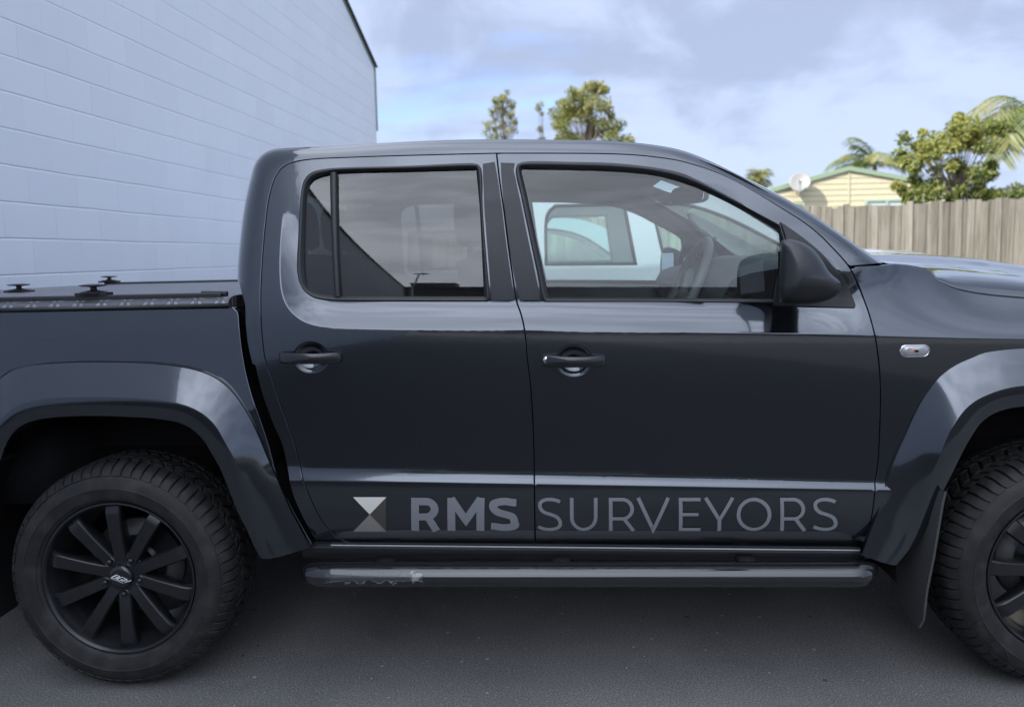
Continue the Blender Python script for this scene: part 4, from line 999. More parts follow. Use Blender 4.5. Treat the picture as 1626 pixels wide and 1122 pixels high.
# ------------------------------------------------------------------ wheels
def wheel(cx,far,spin=0.):
    c=(cx,0,WR); fx=(lambda mb: mb.mirror(YW)) if far else (lambda mb: mb)
    w=thing_part=bpy.data.objects.new('wheel',None); COL.objects.link(w); w.parent=truck; w.location=-Vector(truck.location); w.empty_display_size=.1
    prof=[(.2565,.016),(.262,.004),(.268,-.002),(.272,-.004),(.274,-.008),(.290,-.0135),(.308,-.016),(.3095,-.0175),(.3125,-.0175),(.314,-.016),(.330,-.0125),(.345,-.005),(.357,.006),(.366,.020),(.373,.036),(.3755,.08),(.3765,.13),(.3755,.18),(.373,.224),(.366,.24),(.350,.255),(.315,.272),(.28,.265),(.2565,.24)]
    mb=MB(); mb.lathe(prof,c,120)
    def blocks(path,nb,fillr,skew,phase,drop=.009,wob=0.):
        path=np.array(path); d=np.gradient(path,axis=0); d/=np.linalg.norm(d,axis=1,keepdims=True); nn=np.stack([d[:,1],-d[:,0]],1); 
        if nn[:,0].mean()<0: nn=-nn
        inn=path-nn*drop; m=len(path)
        for k in range(nb):
            a0=2*math.pi*(k+phase)/nb; wd=2*math.pi/nb*(fillr+(rnd.random()-.5)*.04); G_=[]
            for e in(-.5,-.44,.44,.5):
                row=[]
                for i,(p,q) in enumerate(zip(path,inn)):
                    t=i/(m-1); a=a0+e*wd+skew*(t-.5)+wob*math.sin(t*math.pi*2)
                    rr_,yy=(p if abs(e)<.47 else (p*.45+q*.55))
                    row.append((c[0]+rr_*math.cos(a),c[1]+yy,c[2]+rr_*math.sin(a)))
                # ends
                a=a0+e*wd+skew*(-.5); r0=(c[0]+inn[0][0]*math.cos(a),c[1]+inn[0][1],c[2]+inn[0][0]*math.sin(a))
                a=a0+e*wd+skew*(.5); r1=(c[0]+inn[-1][0]*math.cos(a),c[1]+inn[-1][1],c[2]+inn[-1][0]*math.sin(a))
                G_.append([r0]+row+[r1])
            mb.grid(G_)
    sh=[(.352,-.0035),(.361,.004),(.371,.014),(.379,.027),(.3838,.044),(.3852,.066)]
    blocks(sh,66,.86,.030,0.,drop=.005,wob=.005)
    blocks([(r,.256-y) for r,y in sh],66,.86,-.030,.5,drop=.005,wob=.005)
    blocks([(.3855,.073),(.3862,.085),(.3865,.100)],62,.74,.04,.45,drop=.007)
    blocks([(.3865,.107),(.3868,.128),(.3865,.149)],54,.72,-.05,.2,drop=.007)
    blocks([(.3865,.156),(.3862,.170),(.3855,.183)],62,.74,.04,.9,drop=.007)
    fx(mb).build('tyre',MT['tyre'],w,angle=28)
    # raised letters low on the sidewall
    for ch,a0 in (('L',0.),('T',10.5),('Z',21.)):
        def side(dy):
            def f(p):
                a=R(196+a0*1.0)+spin+R(8.5)*(p[0]); r=.312+.021*p[1]
                return (c[0]+r*math.cos(a),c[1]-.0188+abs(p[1]-.25)*.0035-dy,c[2]+r*math.sin(a))
            return f
        G3={'L':[[(0,0),(0,1)],[(.03,0),(.85,0)]],'T':[[(.45,0),(.45,1)],[(0,1),(.9,1)]],'Z':[[(0,1),(.85,1)],[(.85,1),(0,0)],[(0,0),(.85,0)]]}[ch]
        mb=MB()
        for q_,st_ in enumerate(G3): strokes(mb,st_,.16,side(.0003*q_))
        fx(mb).build('raised_letter',MT['tyre'],w)
    # rim
    mb=MB(); mb.lathe([(.2575,.018),(.2605,.006),(.2590,.0005),(.2545,-.0005),(.2500,.003),(.2470,.010),(.2440,.024),(.2385,.032),(.236,.05),(.2275,.062),(.2235,.075),(.2165,.10),(.214,.16),(.222,.22),(.25,.245)],c,110)
    for k in range(10):
        a=R(-87+36*k)+spin; ca_,sa_=math.cos(a),math.sin(a)
        st=[(.040,.0225,.030,.070),(.075,.0195,.022,.070),(.12,.0200,.016,.062),(.17,.0212,.012,.055),(.215,.0228,.0095,.050),(.226,.0232,.0105,.048),(.2465,.0240,.020,.046)]
        G_=[]
        for r,hw,y,dp in st:
            G_.append([(c[0]+r*ca_-s*sa_,c[1]+yy,c[2]+r*sa_+s*ca_) for s,yy in((-hw*.62,y+dp),(-hw-.003,y+.012),(-hw,y+.003),(-hw+.003,y),(hw-.003,y),(hw,y+.003),(hw+.003,y+.012),(hw*.62,y+dp))])
        mb.grid(G_,flip=False)
    mb.lathe([(.0,.027),(.050,.027),(.066,.0285),(.078,.034),(.080,.05),(.075,.10),(.11,.13)],c,60)
    fx(mb).build('rim',MT['rim'],w,angle=34)
    for k in range(5):
        a=R(-87+72*k)+spin; p=(c[0]+.062*math.cos(a),c[1],c[2]+.062*math.sin(a)); mb=MB(); mb.lathe([(0,.016),(.006,.016),(.0085,.018),(.0095,.024),(.0095,.034),(.0135,.0262),(.0150,.0225),(.0165,.0225),(.0180,.0268)],p,20)
        fx(mb).build('wheel_nut',MT['gloss_black'],w)
    mb=MB(); mb.lathe([(0,.0085),(.028,.009),(.0355,.011),(.0395,.016),(.0405,.03)],c,48); hc=fx(mb).build('hub_cap',MT['gloss_black'],w)
    # maker's letters on the cap, slanted and underlined
    mb=MB(); an=R(-22)+0
    def pl(dy):
        def f(p):
            x=(p[0]+p[1]*.28-.5)*.052; z=(p[1]-.5)*.0165
            if far: x=-x
            return (c[0]+x*math.cos(an)-z*math.sin(an),c[1]+.0075-dy,c[2]+x*math.sin(an)+z*math.cos(an))
        return f
    T_=.085
    strokes(mb,[(.02,0),(.02,1)],T_,pl(0)); strokes(mb,[(.02,.95),(.2,.95),(.26,.74),(.2,.53),(.04,.53)],T_,pl(.0003)); strokes(mb,[(.02,.05),(.22,.05),(.29,.28),(.22,.50)],T_,pl(.0006))
    strokes(mb,[(.62,.80),(.55,.95),(.42,.95),(.36,.75),(.36,.25),(.42,.05),(.56,.05),(.62,.2),(.62,.45),(.5,.45)],T_,pl(.0)); strokes(mb,[(.70,1),(.74,.05),(.84,.8),(.92,.05),(1.02,1)],T_,pl(.0003))
    strokes(mb,[(.0,-.18),(.9,-.18)],.07,pl(0))
    fx(mb).build('cap_lettering',MT['white'],w)
    mb=MB(); mb.lathe([(.07,.125),(.162,.125),(.162,.150),(.07,.150)],c,60); mb.lathe([(.0,.10),(.07,.10),(.085,.13)],c,30); fx(mb).build('brake_disc',MT['steel'],w)
    mb=MB(); L=[]
    for y in(.095,.185):
        L.append([(c[0]+r*math.cos(a),c[1]+y,c[2]+r*math.sin(a)) for r in(.10,.178) for a in (np.linspace(R(15),R(70),10) if r<.15 else np.linspace(R(70),R(15),10))])
    mb.grid(L,closed_v=True); 
    for q in L: mb.add(q,[tuple(range(20))])
    fx(mb).build('brake_caliper',MT['dark'],w)
for far in(False,True):
    wheel(0.,far); wheel(WB,far,R(11))

# ------------------------------------------------------------------ lettering and mark on the doors
def on_door(dy):
    def f(p): return (p[0],float(s_door(np.array([p[0]]),np.array([p[1]]),RINGS)[0])-.0022-dy,p[1])
    return f
def glyph(mb,ch,box,w):
    """box = (x0,x1,z_top0,z_top1,z_bot0,z_bot1) world; w = stroke width"""
    x0,x1,za,zb,zc_,zd,shr=box; wx=w/(x1-x0); hz=((za+zb)-(zc_+zd))/2; wz=w/hz
    def to(u,v):   # u 0..1 across, v 0 top..1 bottom
        x=x0+(x1-x0)*u+(.5-v)*shr; t=za+(zb-za)*u; b=zc_+(zd-zc_)*u; return (x,t+(b-t)*v)
    k=[0]
    def S(pts,smooth=False,closed=False):
        q=[to(*p) for p in pts]
        q=[q[0]]+[b for a,b in zip(q[:-1],q[1:]) if math.hypot(b[0]-a[0],b[1]-a[1])>4e-4]
        if smooth: q=spline(q,.004,closed=closed,corner=200)
        else:
            o=[]
            for a,b in zip(q[:-1],q[1:]):
                n=max(1,int(math.hypot(b[0]-a[0],b[1]-a[1])/.008)); o+=[(a[0]+(b[0]-a[0])*i/n,a[1]+(b[1]-a[1])*i/n) for i in range(n)]
            q=o+[q[-1]]
        strokes(mb,q,w,on_door(k[0]*.0003),closed); k[0]+=1
    a=wx/2; h=wz/2
    if ch=='S': S([(.93,.10+h*.4),(.80,.03+h),(.55,h),(.30,.02+h),(.13,.12+h*.6),(.13,.30),(.28,.42),(.55,.49),(.80,.57),(1-a,.70),(.93-a*.3,.88-h*.5),(.72,.985-h),(.46,1-h),(.22,.97-h),(.04,.88-h*.3)],True)
    elif ch=='U':
        S([(a,0),(a,.58)]+[(.5-(.5-a)*math.cos(t),.58+(.42-h)*math.sin(t)) for t in np.linspace(0,math.pi,22)]+[(1-a,.58),(1-a,0)],False)
    elif ch=='R':
        S([(a,0),(a,1)]); S([(a*1.9,h),(.50,h)]+[(.50+(.44-a)*math.sin(t),.335-(.335-h)*math.cos(t)) for t in np.linspace(0.1,math.pi-.1,20)]+[(.50,.67-h),(a*1.9,.67-h)]); S([(.56,.67-h*1.2),(1-a*.9,1)])
    elif ch=='V': S([(a*.8,0),(.5,1-h*.6),(1-a*.8,0)])
    elif ch=='E': S([(a,0),(a,1)]); S([(a*1.9,h),(1,h)]); S([(a*1.9,.49),(.90,.49)]); S([(a*1.9,1-h),(1,1-h)])
    elif ch=='Y': S([(a*.8,0),(.5,.66),(1-a*.8,0)]); S([(.5,.66-h*.2),(.5,1)])
    elif ch=='O': S([(.5+(.5-a)*math.cos(t),.5+(.5-h)*math.sin(t)) for t in np.linspace(0,2*math.pi,60,endpoint=False)],False,True)
    elif ch=='M': S([(a,1),(a,0.0)]); S([(a*.9,0.02),(.5,.66),(1-a*.9,0.02)]); S([(1-a,0),(1-a,1)])
mb=MB()
for ch,bx in LETTERS[:3]: glyph(mb,ch,bx,.0258)
mb.build('lettering',MT['letter'],doors[('rear',False)])
mb=MB()
for ch,bx in LETTERS[3:]: glyph(mb,ch,bx,.0118)
mb.build('lettering',MT['letter'],doors[('front',False)])
def tri(name,pts,m):
    mb=MB(); pl=on_door(0.); n=14; v=[];f=[]
    A,B,C_=[np.array(p) for p in pts]
    for i in range(n+1):
        for j in range(n+1-i): v.append(pl(A+(B-A)*i/n+(C_-A)*j/n))
    def ix(i,j): return i*(n+1)-i*(i-1)//2+j
    for i in range(n):
        for j in range(n-i):
            f.append((ix(i,j),ix(i+1,j),ix(i,j+1)))
            if j<n-i-1: f.append((ix(i+1,j),ix(i+1,j+1),ix(i,j+1)))
    mb.add(v,f); return mb.build(name,MT[m],doors[('rear',False)])
L_=LOGO; ce=LOGO_C
tri('company_mark',(L_[0],L_[1],ce),'logo_light'); tri('company_mark',(L_[1],L_[2],ce),'logo_dark'); tri('company_mark',(L_[2],L_[3],ce),'logo_mid')

# ------------------------------------------------------------------ ground and buildings
mb=MB(); mb.add([(-900,-900,0),(900,-900,0),(900,900,0),(-900,900,0)],[(0,1,2,3)])
o=mb.build('ground',MT['asphalt'],smooth=False); tag(o,'dark grey asphalt car park surface under the pickup','asphalt',kind='structure')

mb=MB(); mb.add([(-2.4,-14,.004),(60,-14,.004),(60,-1.75,.004),(-1.55,-1.75,.004)],[(0,1,2,3)])  # unseen sheet added to darken what the doors mirror
o=mb.build('added_dark_sheet',MT['added_dark_sheet'],smooth=False); tag(o,'added unseen dark asphalt driveway running past the car park, behind the camera','groundsheet',kind='structure')

# white block building on the left: gable wall running away from the camera
WA=math.atan(.0665)          # the wall leans this much off the y axis
wall_o=Vector((-1.56,0,0)); wd=Vector((math.sin(WA),math.cos(WA),0)); wn=Vector((math.cos(WA),-math.sin(WA),0))
bld=thing('block_building','white painted concrete block building with a gabled wall at left edge','building',wall_o)
y1=8.69/math.cos(WA); eave=4.19; slope=.415; ridge=-.5; ze=eave+slope*(y1-ridge); y2=-21.0; zend=3.9
def wp(u,z,off=0.): p=wall_o+wd*u+wn*off; return (p.x,p.y,z)
# the wall itself in its own frame so that the blockwork pattern follows it
mb=MB(); out_=[(y2,-.2),(y1,-.2),(y1,eave),(ridge,ze),(y2,zend)]
mb.v=[(u,0,z) for u,z in out_]+[(u,.2,z) for u,z in out_]; mb.f=[(0,1,2,3,4),(9,8,7,6,5)]+[(i,i+5,(i+1)%5+5,(i+1)%5) for i in range(5)]; mb.n=[None]*10; mb.mi=[0]*7
wl=mb.build('wall',MT['block'],smooth=False); wl.parent=bld
wl.matrix_local=Matrix.Rotation(math.pi/2-WA,4,'Z')
mb=MB(); mb.v=[(0,0,-.2),(14,0,-.2),(14,0,eave),(0,0,eave),(0,.2,-.2),(14,.2,-.2),(14,.2,eave),(0,.2,eave)]; mb.f=[(0,1,2,3),(7,6,5,4)]; mb.n=[None]*8; mb.mi=[0]*2
for u in(y1-.205,y2+.005):
    w2=bpy.data.objects.new('wall',mb.build('wall_side',MT['block'],smooth=False).data) if False else None
mb=MB()
for u,zt_ in((y1-.003,eave),(y2+.003,zend)):
    a=Vector(wp(u,-.2,-.2)); b=Vector(wp(u,-.2,-14)); mb=MB(); mb.add([a,b,(b.x,b.y,zt_),(a.x,a.y,zt_)],[(0,1,2,3)])
    mb.build('side_wall',MT['block'],bld,smooth=False)
mb=MB(); r0=.03
for (ua,za),(ub,zb) in(((y1+.05,eave-.02),(ridge,ze+.02)),((y2-.05,zend-.02),(ridge,ze+.02))):
    q=[wp(ua,za+.04,.05),wp(ub,zb+.04,.05),wp(ub,zb+.04,-14),wp(ua,za+.04,-14)]; mb.add(q,[(0,1,2,3)])
mb.build('roof',MT['roofdark'],bld,smooth=False)
mb=MB()
for (ua,za),(ub,zb) in(((y1+.04,eave),(ridge,ze)),((y2-.04,zend),(ridge,ze))):
    d=Vector(wp(ub,zb,0))-Vector(wp(ua,za,0)); n_=Vector((0,0,1)); 
    for off in(.0,): mb.add([wp(ua,za-.02,.010),wp(ub,zb-.02,.010),wp(ub,zb+.05,.010),wp(ua,za+.05,.010),wp(ua,za-.02,-.05),wp(ub,zb-.02,-.05),wp(ub,zb+.05,-.05),wp(ua,za+.05,-.05)],[(0,1,2,3),(4,5,6,7),(0,1,5,4),(3,2,6,7)])
a=wp(y1+.02,0,.0); mb.box((a[0],a[1],eave-.42),(.035,.035,.95))
mb.build('barge_flashing',MT['flash_green'],bld,smooth=False)

# paling fence
F0=Vector((-2.5,13.08,0)); F1=Vector((15.6,5.11,0)); fd_=(F1-F0).normalized(); fn=Vector((fd_.y,-fd_.x,0)); fl=(F1-F0).length
fence=thing('paling_fence','weathered grey vertical paling fence behind the pickup bonnet','fence',F0)
mb=MB(); u=0.; k=0
while u<fl:
    w=.086+rnd.uniform(-.008,.008); h=2.06+rnd.uniform(-.03,.03); lean=rnd.uniform(.000,.006); dep=.0 if k%2 else .019; dep+=rnd.uniform(0,.004)
    p0=F0+fd_*u; p1=F0+fd_*(u+w); v=[]
    for z in(.02,h*.33,h*.66,h):
        wob=rnd.uniform(-.002,.002)
        for p in(p0,p1):
            for dd in(dep,dep+.018): q=p+fd_*(lean*z+wob)-fn*dd*-1; v.append((q.x,q.y,z))
    f=[]
    for i in range(3):
        b=i*4; f+=[(b,b+2,b+6,b+4),(b+1,b+5,b+7,b+3),(b,b+4,b+5,b+1),(b+2,b+3,b+7,b+6)]
    f.append((12,14,15,13)); mb.add(v,f); u+=w-.008; k+=1
mb.build('palings',MT['paling'],fence,smooth=False)
mb=MB()
for z in(.35,1.05,1.78): c=(F0+F1)/2-fn*.06; mb.box((c.x,c.y,z),(fl,.045,.07),Matrix.Rotation(math.atan2(fd_.y,fd_.x),3,'Z'))
mb.build('rails',MT['paling'],fence,smooth=False)
for k in range(0,9):
    p=F0+fd_*(k*2.4+.3)-fn*.13; mb=MB(); mb.box((p.x,p.y,.97),(.1,.1,1.94)); mb.build('post',MT['paling'],fence,smooth=False)

# cream house beyond the fence
HO=Vector((10.42,20.1,0)); HR=R(2); hx_=Vector((math.cos(HR),math.sin(HR),0)); hy_=Vector((-math.sin(HR),math.cos(HR),0))
house=thing('weatherboard_house','cream weatherboard house with pale green gable roof beyond the fence','house',HO)
def hp(u,d,z): p=HO+hx_*u+hy_*d; return (p.x,p.y,z)
zr=3.70; sl_,sr_=.255,.20; ul,ur=-4.6,3.2
def ztop(u): return zr+(sl_*u if u<0 else -sr_*u)
mb=MB(); bh=.165; z=0.0
while z<zr:
    z2=min(z+bh,zr)
    def span(zz):
        a=max(ul,-(zr-zz)/sl_); b=min(ur,(zr-zz)/sr_); return a,b
    a0,b0=span(z); a1,b1=span(z2)
    if b0-a0>.05: mb.add([hp(a0,-.022,z),hp(b0,-.022,z),hp(b1,-.004,z2),hp(a1,-.004,z2),hp(a0,0,z),hp(b0,0,z)],[(0,1,2,3),(4,5,1,0)])
    z+=bh
for u in(ul,ur): mb.add([hp(u,0,0),hp(u,9,0),hp(u,9,ztop(u)),hp(u,0,ztop(u))],[(0,1,2,3)])
mb.box(hp(.02,-.03,zr-.7),(.05,.02,1.3),Matrix.Rotation(HR,3,'Z'))
mb.build('wall',MT['siding'],house,smooth=False)
mb=MB()
for ua,ub in((ul-.3,0.0),(0.0,ur+.3)):
    za,zb=ztop(ua)+.10,ztop(ub)+.10
    v=[hp(ua,-.09,za),hp(ub,-.09,zb),hp(ub,9,zb),hp(ua,9,za),hp(ua,-.09,za-.13),hp(ub,-.09,zb-.13),hp(ub,9,zb-.13),hp(ua,9,za-.13)]
    mb.add(v,[(0,1,2,3),(0,4,5,1),(4,7,6,5)])
mb.build('roof',MT['roof_green'],house,smooth=False)
def hwin(u0,u1,z0,z1,mull):
    mb=MB(); c=[(u0,z0),(u1,z0),(u1,z1),(u0,z1)]; t=.06
    for a,b,cc,d in((u0-t,u1+t,z1,z1+t),(u0-t,u1+t,z0-t,z0),(u0-t,u0,z0,z1),(u1,u1+t,z0,z1),(mull-.03,mull+.03,z0,z1)):
        mb.box(hp((a+b)/2,-.05,(cc+d)/2),(b-a,.06,d-cc),Matrix.Rotation(HR,3,'Z'))
    f=mb.build('window',MT['trim_green'],house,smooth=False)
    mb=MB(); mb.add([hp(u0,-.034,z0),hp(u1,-.034,z0),hp(u1,-.034,z1),hp(u0,-.034,z1)],[(0,1,2,3)]); mb.build('pane',MT['window_pane'],f,smooth=False)
hwin(.55,2.15,1.75,2.76,1.13); hwin(-2.35,-1.35,1.75,2.72,-1.8)
# satellite dish on the wall
dsh=thing('satellite_dish','round grey satellite dish mounted on the cream house gable','satellite dish',hp(-1.27,0,3.2))
ax=Vector((-.30,-.90,.30)).normalized(); c=Vector(hp(-1.55,-.40,3.36)); e1=ax.cross(Vector((0,0,1))).normalized(); e2=ax.cross(e1)
mb=MB(); rr=[]
for r in np.linspace(.0,.29,9): rr.append([c+(e1*math.cos(a)+e2*math.sin(a))*max(r,.002)+ax*(.5*r*r-.05) for a in np.linspace(0,2*math.pi,40,endpoint=False)])
for r in np.linspace(.29,.0,6): rr.append([c+(e1*math.cos(a)+e2*math.sin(a))*max(r,.002)+ax*(.5*r*r-.058) for a in np.linspace(0,2*math.pi,40,endpoint=False)])
mb.grid(rr,closed_v=True); mb.build('dish',MT['dish'],dsh)
mb=MB(); mb.tube([c+e2*.30-ax*.0,c+ax*.26+e2*.12],.014,6); mb.tube([c+ax*.23+e2*.12,c+ax*.34+e2*.10],.034,10); mb.build('receiver_arm',MT['galv'],dsh)
mb=MB(); mb.tube([c-ax*.06,c-ax*.14,Vector(hp(-1.52,-.12,3.08)),Vector(hp(-1.52,0,3.04))],.02,8); mb.build('bracket',MT['galv'],dsh)

# dark roofed shed and a service pole at the far right
sh=thing('garden_shed','dark grey flat roofed shed behind the fence at right edge','shed',(16.2,20.5,0))
mb=MB(); mb.box((17.0,20.8,1.45),(3.2,2.6,2.9)); mb.build('wall',MT['greywall'],sh,smooth=False)
mb=MB(); mb.box((17.0,20.8,3.02),(3.6,3.0,.16)); mb.build('roof',MT['roofdark'],sh,smooth=False)
pw=thing('service_pole','thin grey pole with sagging wires above the shed','pole',(15.5,22.5,0))
mb=MB(); mb.tube([(15.5,22.5,0),(15.5,22.5,4.1)],[.05,.04],8); mb.build('shaft',MT['bark'],pw)
mb=MB()
for z in(3.6,3.85): mb.tube([(15.5+(11.2-15.5)*t,22.5+3*t,z-.25*4*t*(1-t)*1.0-.2*t) for t in np.linspace(0,1,14)],.010,5)
mb.build('wire',MT['dark'],pw)

# ------------------------------------------------------------------ neighbouring vehicles beyond the pickup
def side_vehicle(root,sil,wins,y0,width,paint,wheels,wr,zb,tumble,bulge,glass_top,arch=1.16):
    sil=spline(sil,.04,closed=True,corner=35); P=loop_out(sil)
    def S(x,z): h=np.clip(z-zb,0,9); return y0+tumble*h+.25*tumble*h*h+.06*np.clip((zb-.35)-z,0,9)**1.2
    far=2*y0+width
    mb=MB(); W_=[loop_out(spline(w,.03,closed=True,corner=40)) for w in wins]
    panel(mb,P,S,W_,.05,None,flange=.04,rim=.006); body=MB()
    for q in(mb,mb.mirror(far)): body.add(q.v,q.f,q.n)
    # top sheet right across
    top=P[(P[:,1]>zb-.32)]; k=int(np.argmax(np.linalg.norm(top-np.roll(top,1,0),axis=1))); top=np.roll(top,-k,0)
    if top[0,0]>top[-1,0]: top=top[::-1]
    t=np.gradient(top,axis=0); t/=np.linalg.norm(t,axis=1,keepdims=True)+1e-9; n_=np.stack([-t[:,1],t[:,0]],1); ys=S(top[:,0],top[:,1])
    G_=np.array([[(top[i,0]+n_[i,0]*bulge*q,ys[i]+(far-2*ys[i])*s,top[i,1]+n_[i,1]*bulge*q) for s in np.linspace(0,1,13) for q in[1-(2*s-1)**2]] for i in range(len(top))])
    gm=[];pm=[]
    for i in range(len(top)-1):
        for j in range(12):
            q=(i*13+j,(i+1)*13+j,(i+1)*13+j+1,i*13+j+1); xm=top[i,0]; steep=abs(t[i,1])>.35 and top[i,1]>zb+.03
            (gm if steep and 0<j<11 else pm).append(q)
    body.add(G_.reshape(-1,3),pm); body.build('body',paint,root)
    if gm: MB().add(G_.reshape(-1,3),gm).build('windscreen',MT['windscreen'],root)
    for w in wins:
        w=loop_out(spline(w,.03,closed=True,corner=40))
        for fl_ in(0,1):
            mb=MB(); panel(mb,offset(w,-.004),S,[],.06,None,flange=0,off=.012); (mb.mirror(far) if fl_ else mb).build('window',MT['clear'],root)
            mb=MB(); n=len(w); I=offset(w,.022); mb.grid(np.array([np.stack([q[:,0],S(q[:,0],q[:,1])+d,q[:,1]],1) for q,d in((w,.004),(w,-.002),(I,.004),(I,.02))]),closed_v=True); (mb.mirror(far) if fl_ else mb).build('window_seal',MT['seal'],root)
    for cx_ in wheels:
        for fl_ in(0,1):
            mb=MB(); mb.lathe([(.0,.03),(.05,.02),(.19,.035),(.21,.01),(.215,.0),(.30,-.012),(wr-.04,-.005),(wr-.01,.02),(wr,.05),(wr,.20),(wr-.03,.24),(.22,.25)],(cx_,y0+.0,wr),48)
            (mb.mirror(far) if fl_ else mb).build('wheel',MT['tyre'],root)
    mb=MB(); mb.box(((wheels[0]+wheels[1])/2,y0+width/2,.42),(wheels[1]-wheels[0]-.7,width-.12,.2)); mb.build('underbody',MT['dark'],root)
    mb=MB(); mb.box((sil[:,0].mean()+.2,y0+width/2,zb-.25),(2.0,width-.3,.1)); mb.build('cabin_trim',MT['interior'],root)
ute=thing('white_ute','white double cab utility parked alongside the pickup, seen through its windows','utility vehicle',(2.4,3.9,0))
side_vehicle(ute,[(-.15,.55),(-.17,1.08),(1.20,1.12),(1.22,1.30),(1.34,1.78),(1.46,1.855),(1.9,1.875),(2.35,1.855),(2.72,1.79),(3.55,1.385),(3.9,1.36),(4.42,1.28),(4.72,1.15),(4.80,.90),(4.80,.52),(4.46,.50),(4.36,.72),(4.1,.86),(3.8,.86),(3.55,.72),(3.45,.48),(1.1,.48),(1.0,.72),(.74,.86),(.44,.86),(.2,.72),(.1,.50)],
  [[(1.44,1.345),(1.46,1.72),(1.52,1.785),(2.03,1.785),(2.10,1.335)],[(2.29,1.33),(2.20,1.785),(2.45,1.77),(2.72,1.68),(3.28,1.37),(3.25,1.325)]],3.0,1.80,MT['whitepaint'],(.60,3.95),.38,1.31,.20,.035,None)
# bonnet crown of the ute
mb=MB(); rr=[]
for x in np.linspace(3.60,4.62,20):
    zb_=float(np.interp(x,[3.6,3.9,4.25,4.45,4.62],[1.385,1.372,1.33,1.27,1.19])); cr=float(np.interp(x,[3.6,4.0,4.2,4.34,4.46,4.62],[.03,.052,.062,.055,.04,.0]))
    rr.append([(x,y,zb_+cr*(1-abs((y-3.9)/.80)**3.5)) for y in np.linspace(3.10,4.70,21)])
mb.grid(rr); mb.build('bonnet',MT['whitepaint'],ute)
suv=thing('silver_wagon','pale silver wagon parked beyond the white utility, seen through both cabs','wagon',(1.9,6.9,0))
side_vehicle(suv,[(-.86,.5),(-.93,.95),(-.9,1.2),(-.72,1.70),(-.5,1.80),(.2,1.845),(1.2,1.845),(1.75,1.82),(2.05,1.74),(2.75,1.32),(3.2,1.25),(3.75,1.12),(3.85,.85),(3.8,.48),(3.55,.48),(3.45,.70),(3.2,.82),(2.95,.82),(2.7,.70),(2.6,.45),(.25,.45),(.2,.66),(.05,.80),(-.2,.84),(-.45,.80),(-.6,.66),(-.66,.48)],
  [[(-.74,1.28),(-.62,1.66),(-.5,1.71),(-.2,1.72),(-.2,1.28)],[(-.1,1.28),(-.1,1.72),(.75,1.73),(.78,1.28)],[(.88,1.28),(.86,1.73),(1.6,1.71),(1.9,1.62),(2.35,1.30)]],6.0,1.78,MT['silverpaint'],(-.2,3.08),.35,1.26,.22,.04,None)

# ------------------------------------------------------------------ what stands across the yard (mirrored in the pickup's windows)
far_=thing('low_warehouse','low dark warehouse across the yard, mirrored in the rear side window','warehouse',(6,-30,0))
mb=MB(); mb.box((10.4,-33,2.35),(30,8,4.7)); mb.build('wall',MT['greywall'],far_,smooth=False)
mb=MB(); mb.box((10.4,-33,4.8),(30.4,8.6,.2)); mb.build('roof',MT['roofdark'],far_,smooth=False)
for xx in(-1.5,3.,9.,15.,21.):
    mb=MB(); mb.box((xx,-28.95,1.6),(3.0,.1,3.2)); mb.build('roller_door',MT['galv'],far_,smooth=False)
bx=thing('plant_room','dark box shaped plant room rising behind the low warehouse roof','building',(-4.4,-37,0))
mb=MB(); mb.box((-4.4,-38.5,3.3),(2.4,2.4,6.6)); mb.build('wall',MT['greywall'],bx,smooth=False)
mb=MB(); mb.box((-4.4,-38.5,6.65),(2.5,2.5,.10)); mb.build('roof',MT['roofdark'],bx,smooth=False)
lp=thing('lamp_post','tall thin yard lamp post with a flat round head, mirrored in the window','lamp post',(-3.9,-28,0))
mb=MB(); mb.tube([(-3.9,-28,0),(-3.88,-28,4.5),(-3.6,-28,6.6)],[.06,.05,.04],8); mb.build('post',MT['galv'],lp)
mb=MB(); mb.lathe([(0,.06),(.2,.045),(.36,.0),(.33,-.04),(0,-.05)],(-3.5,-28,6.65),20,'z'); mb.build('lamp_head',MT['roofdark'],lp)

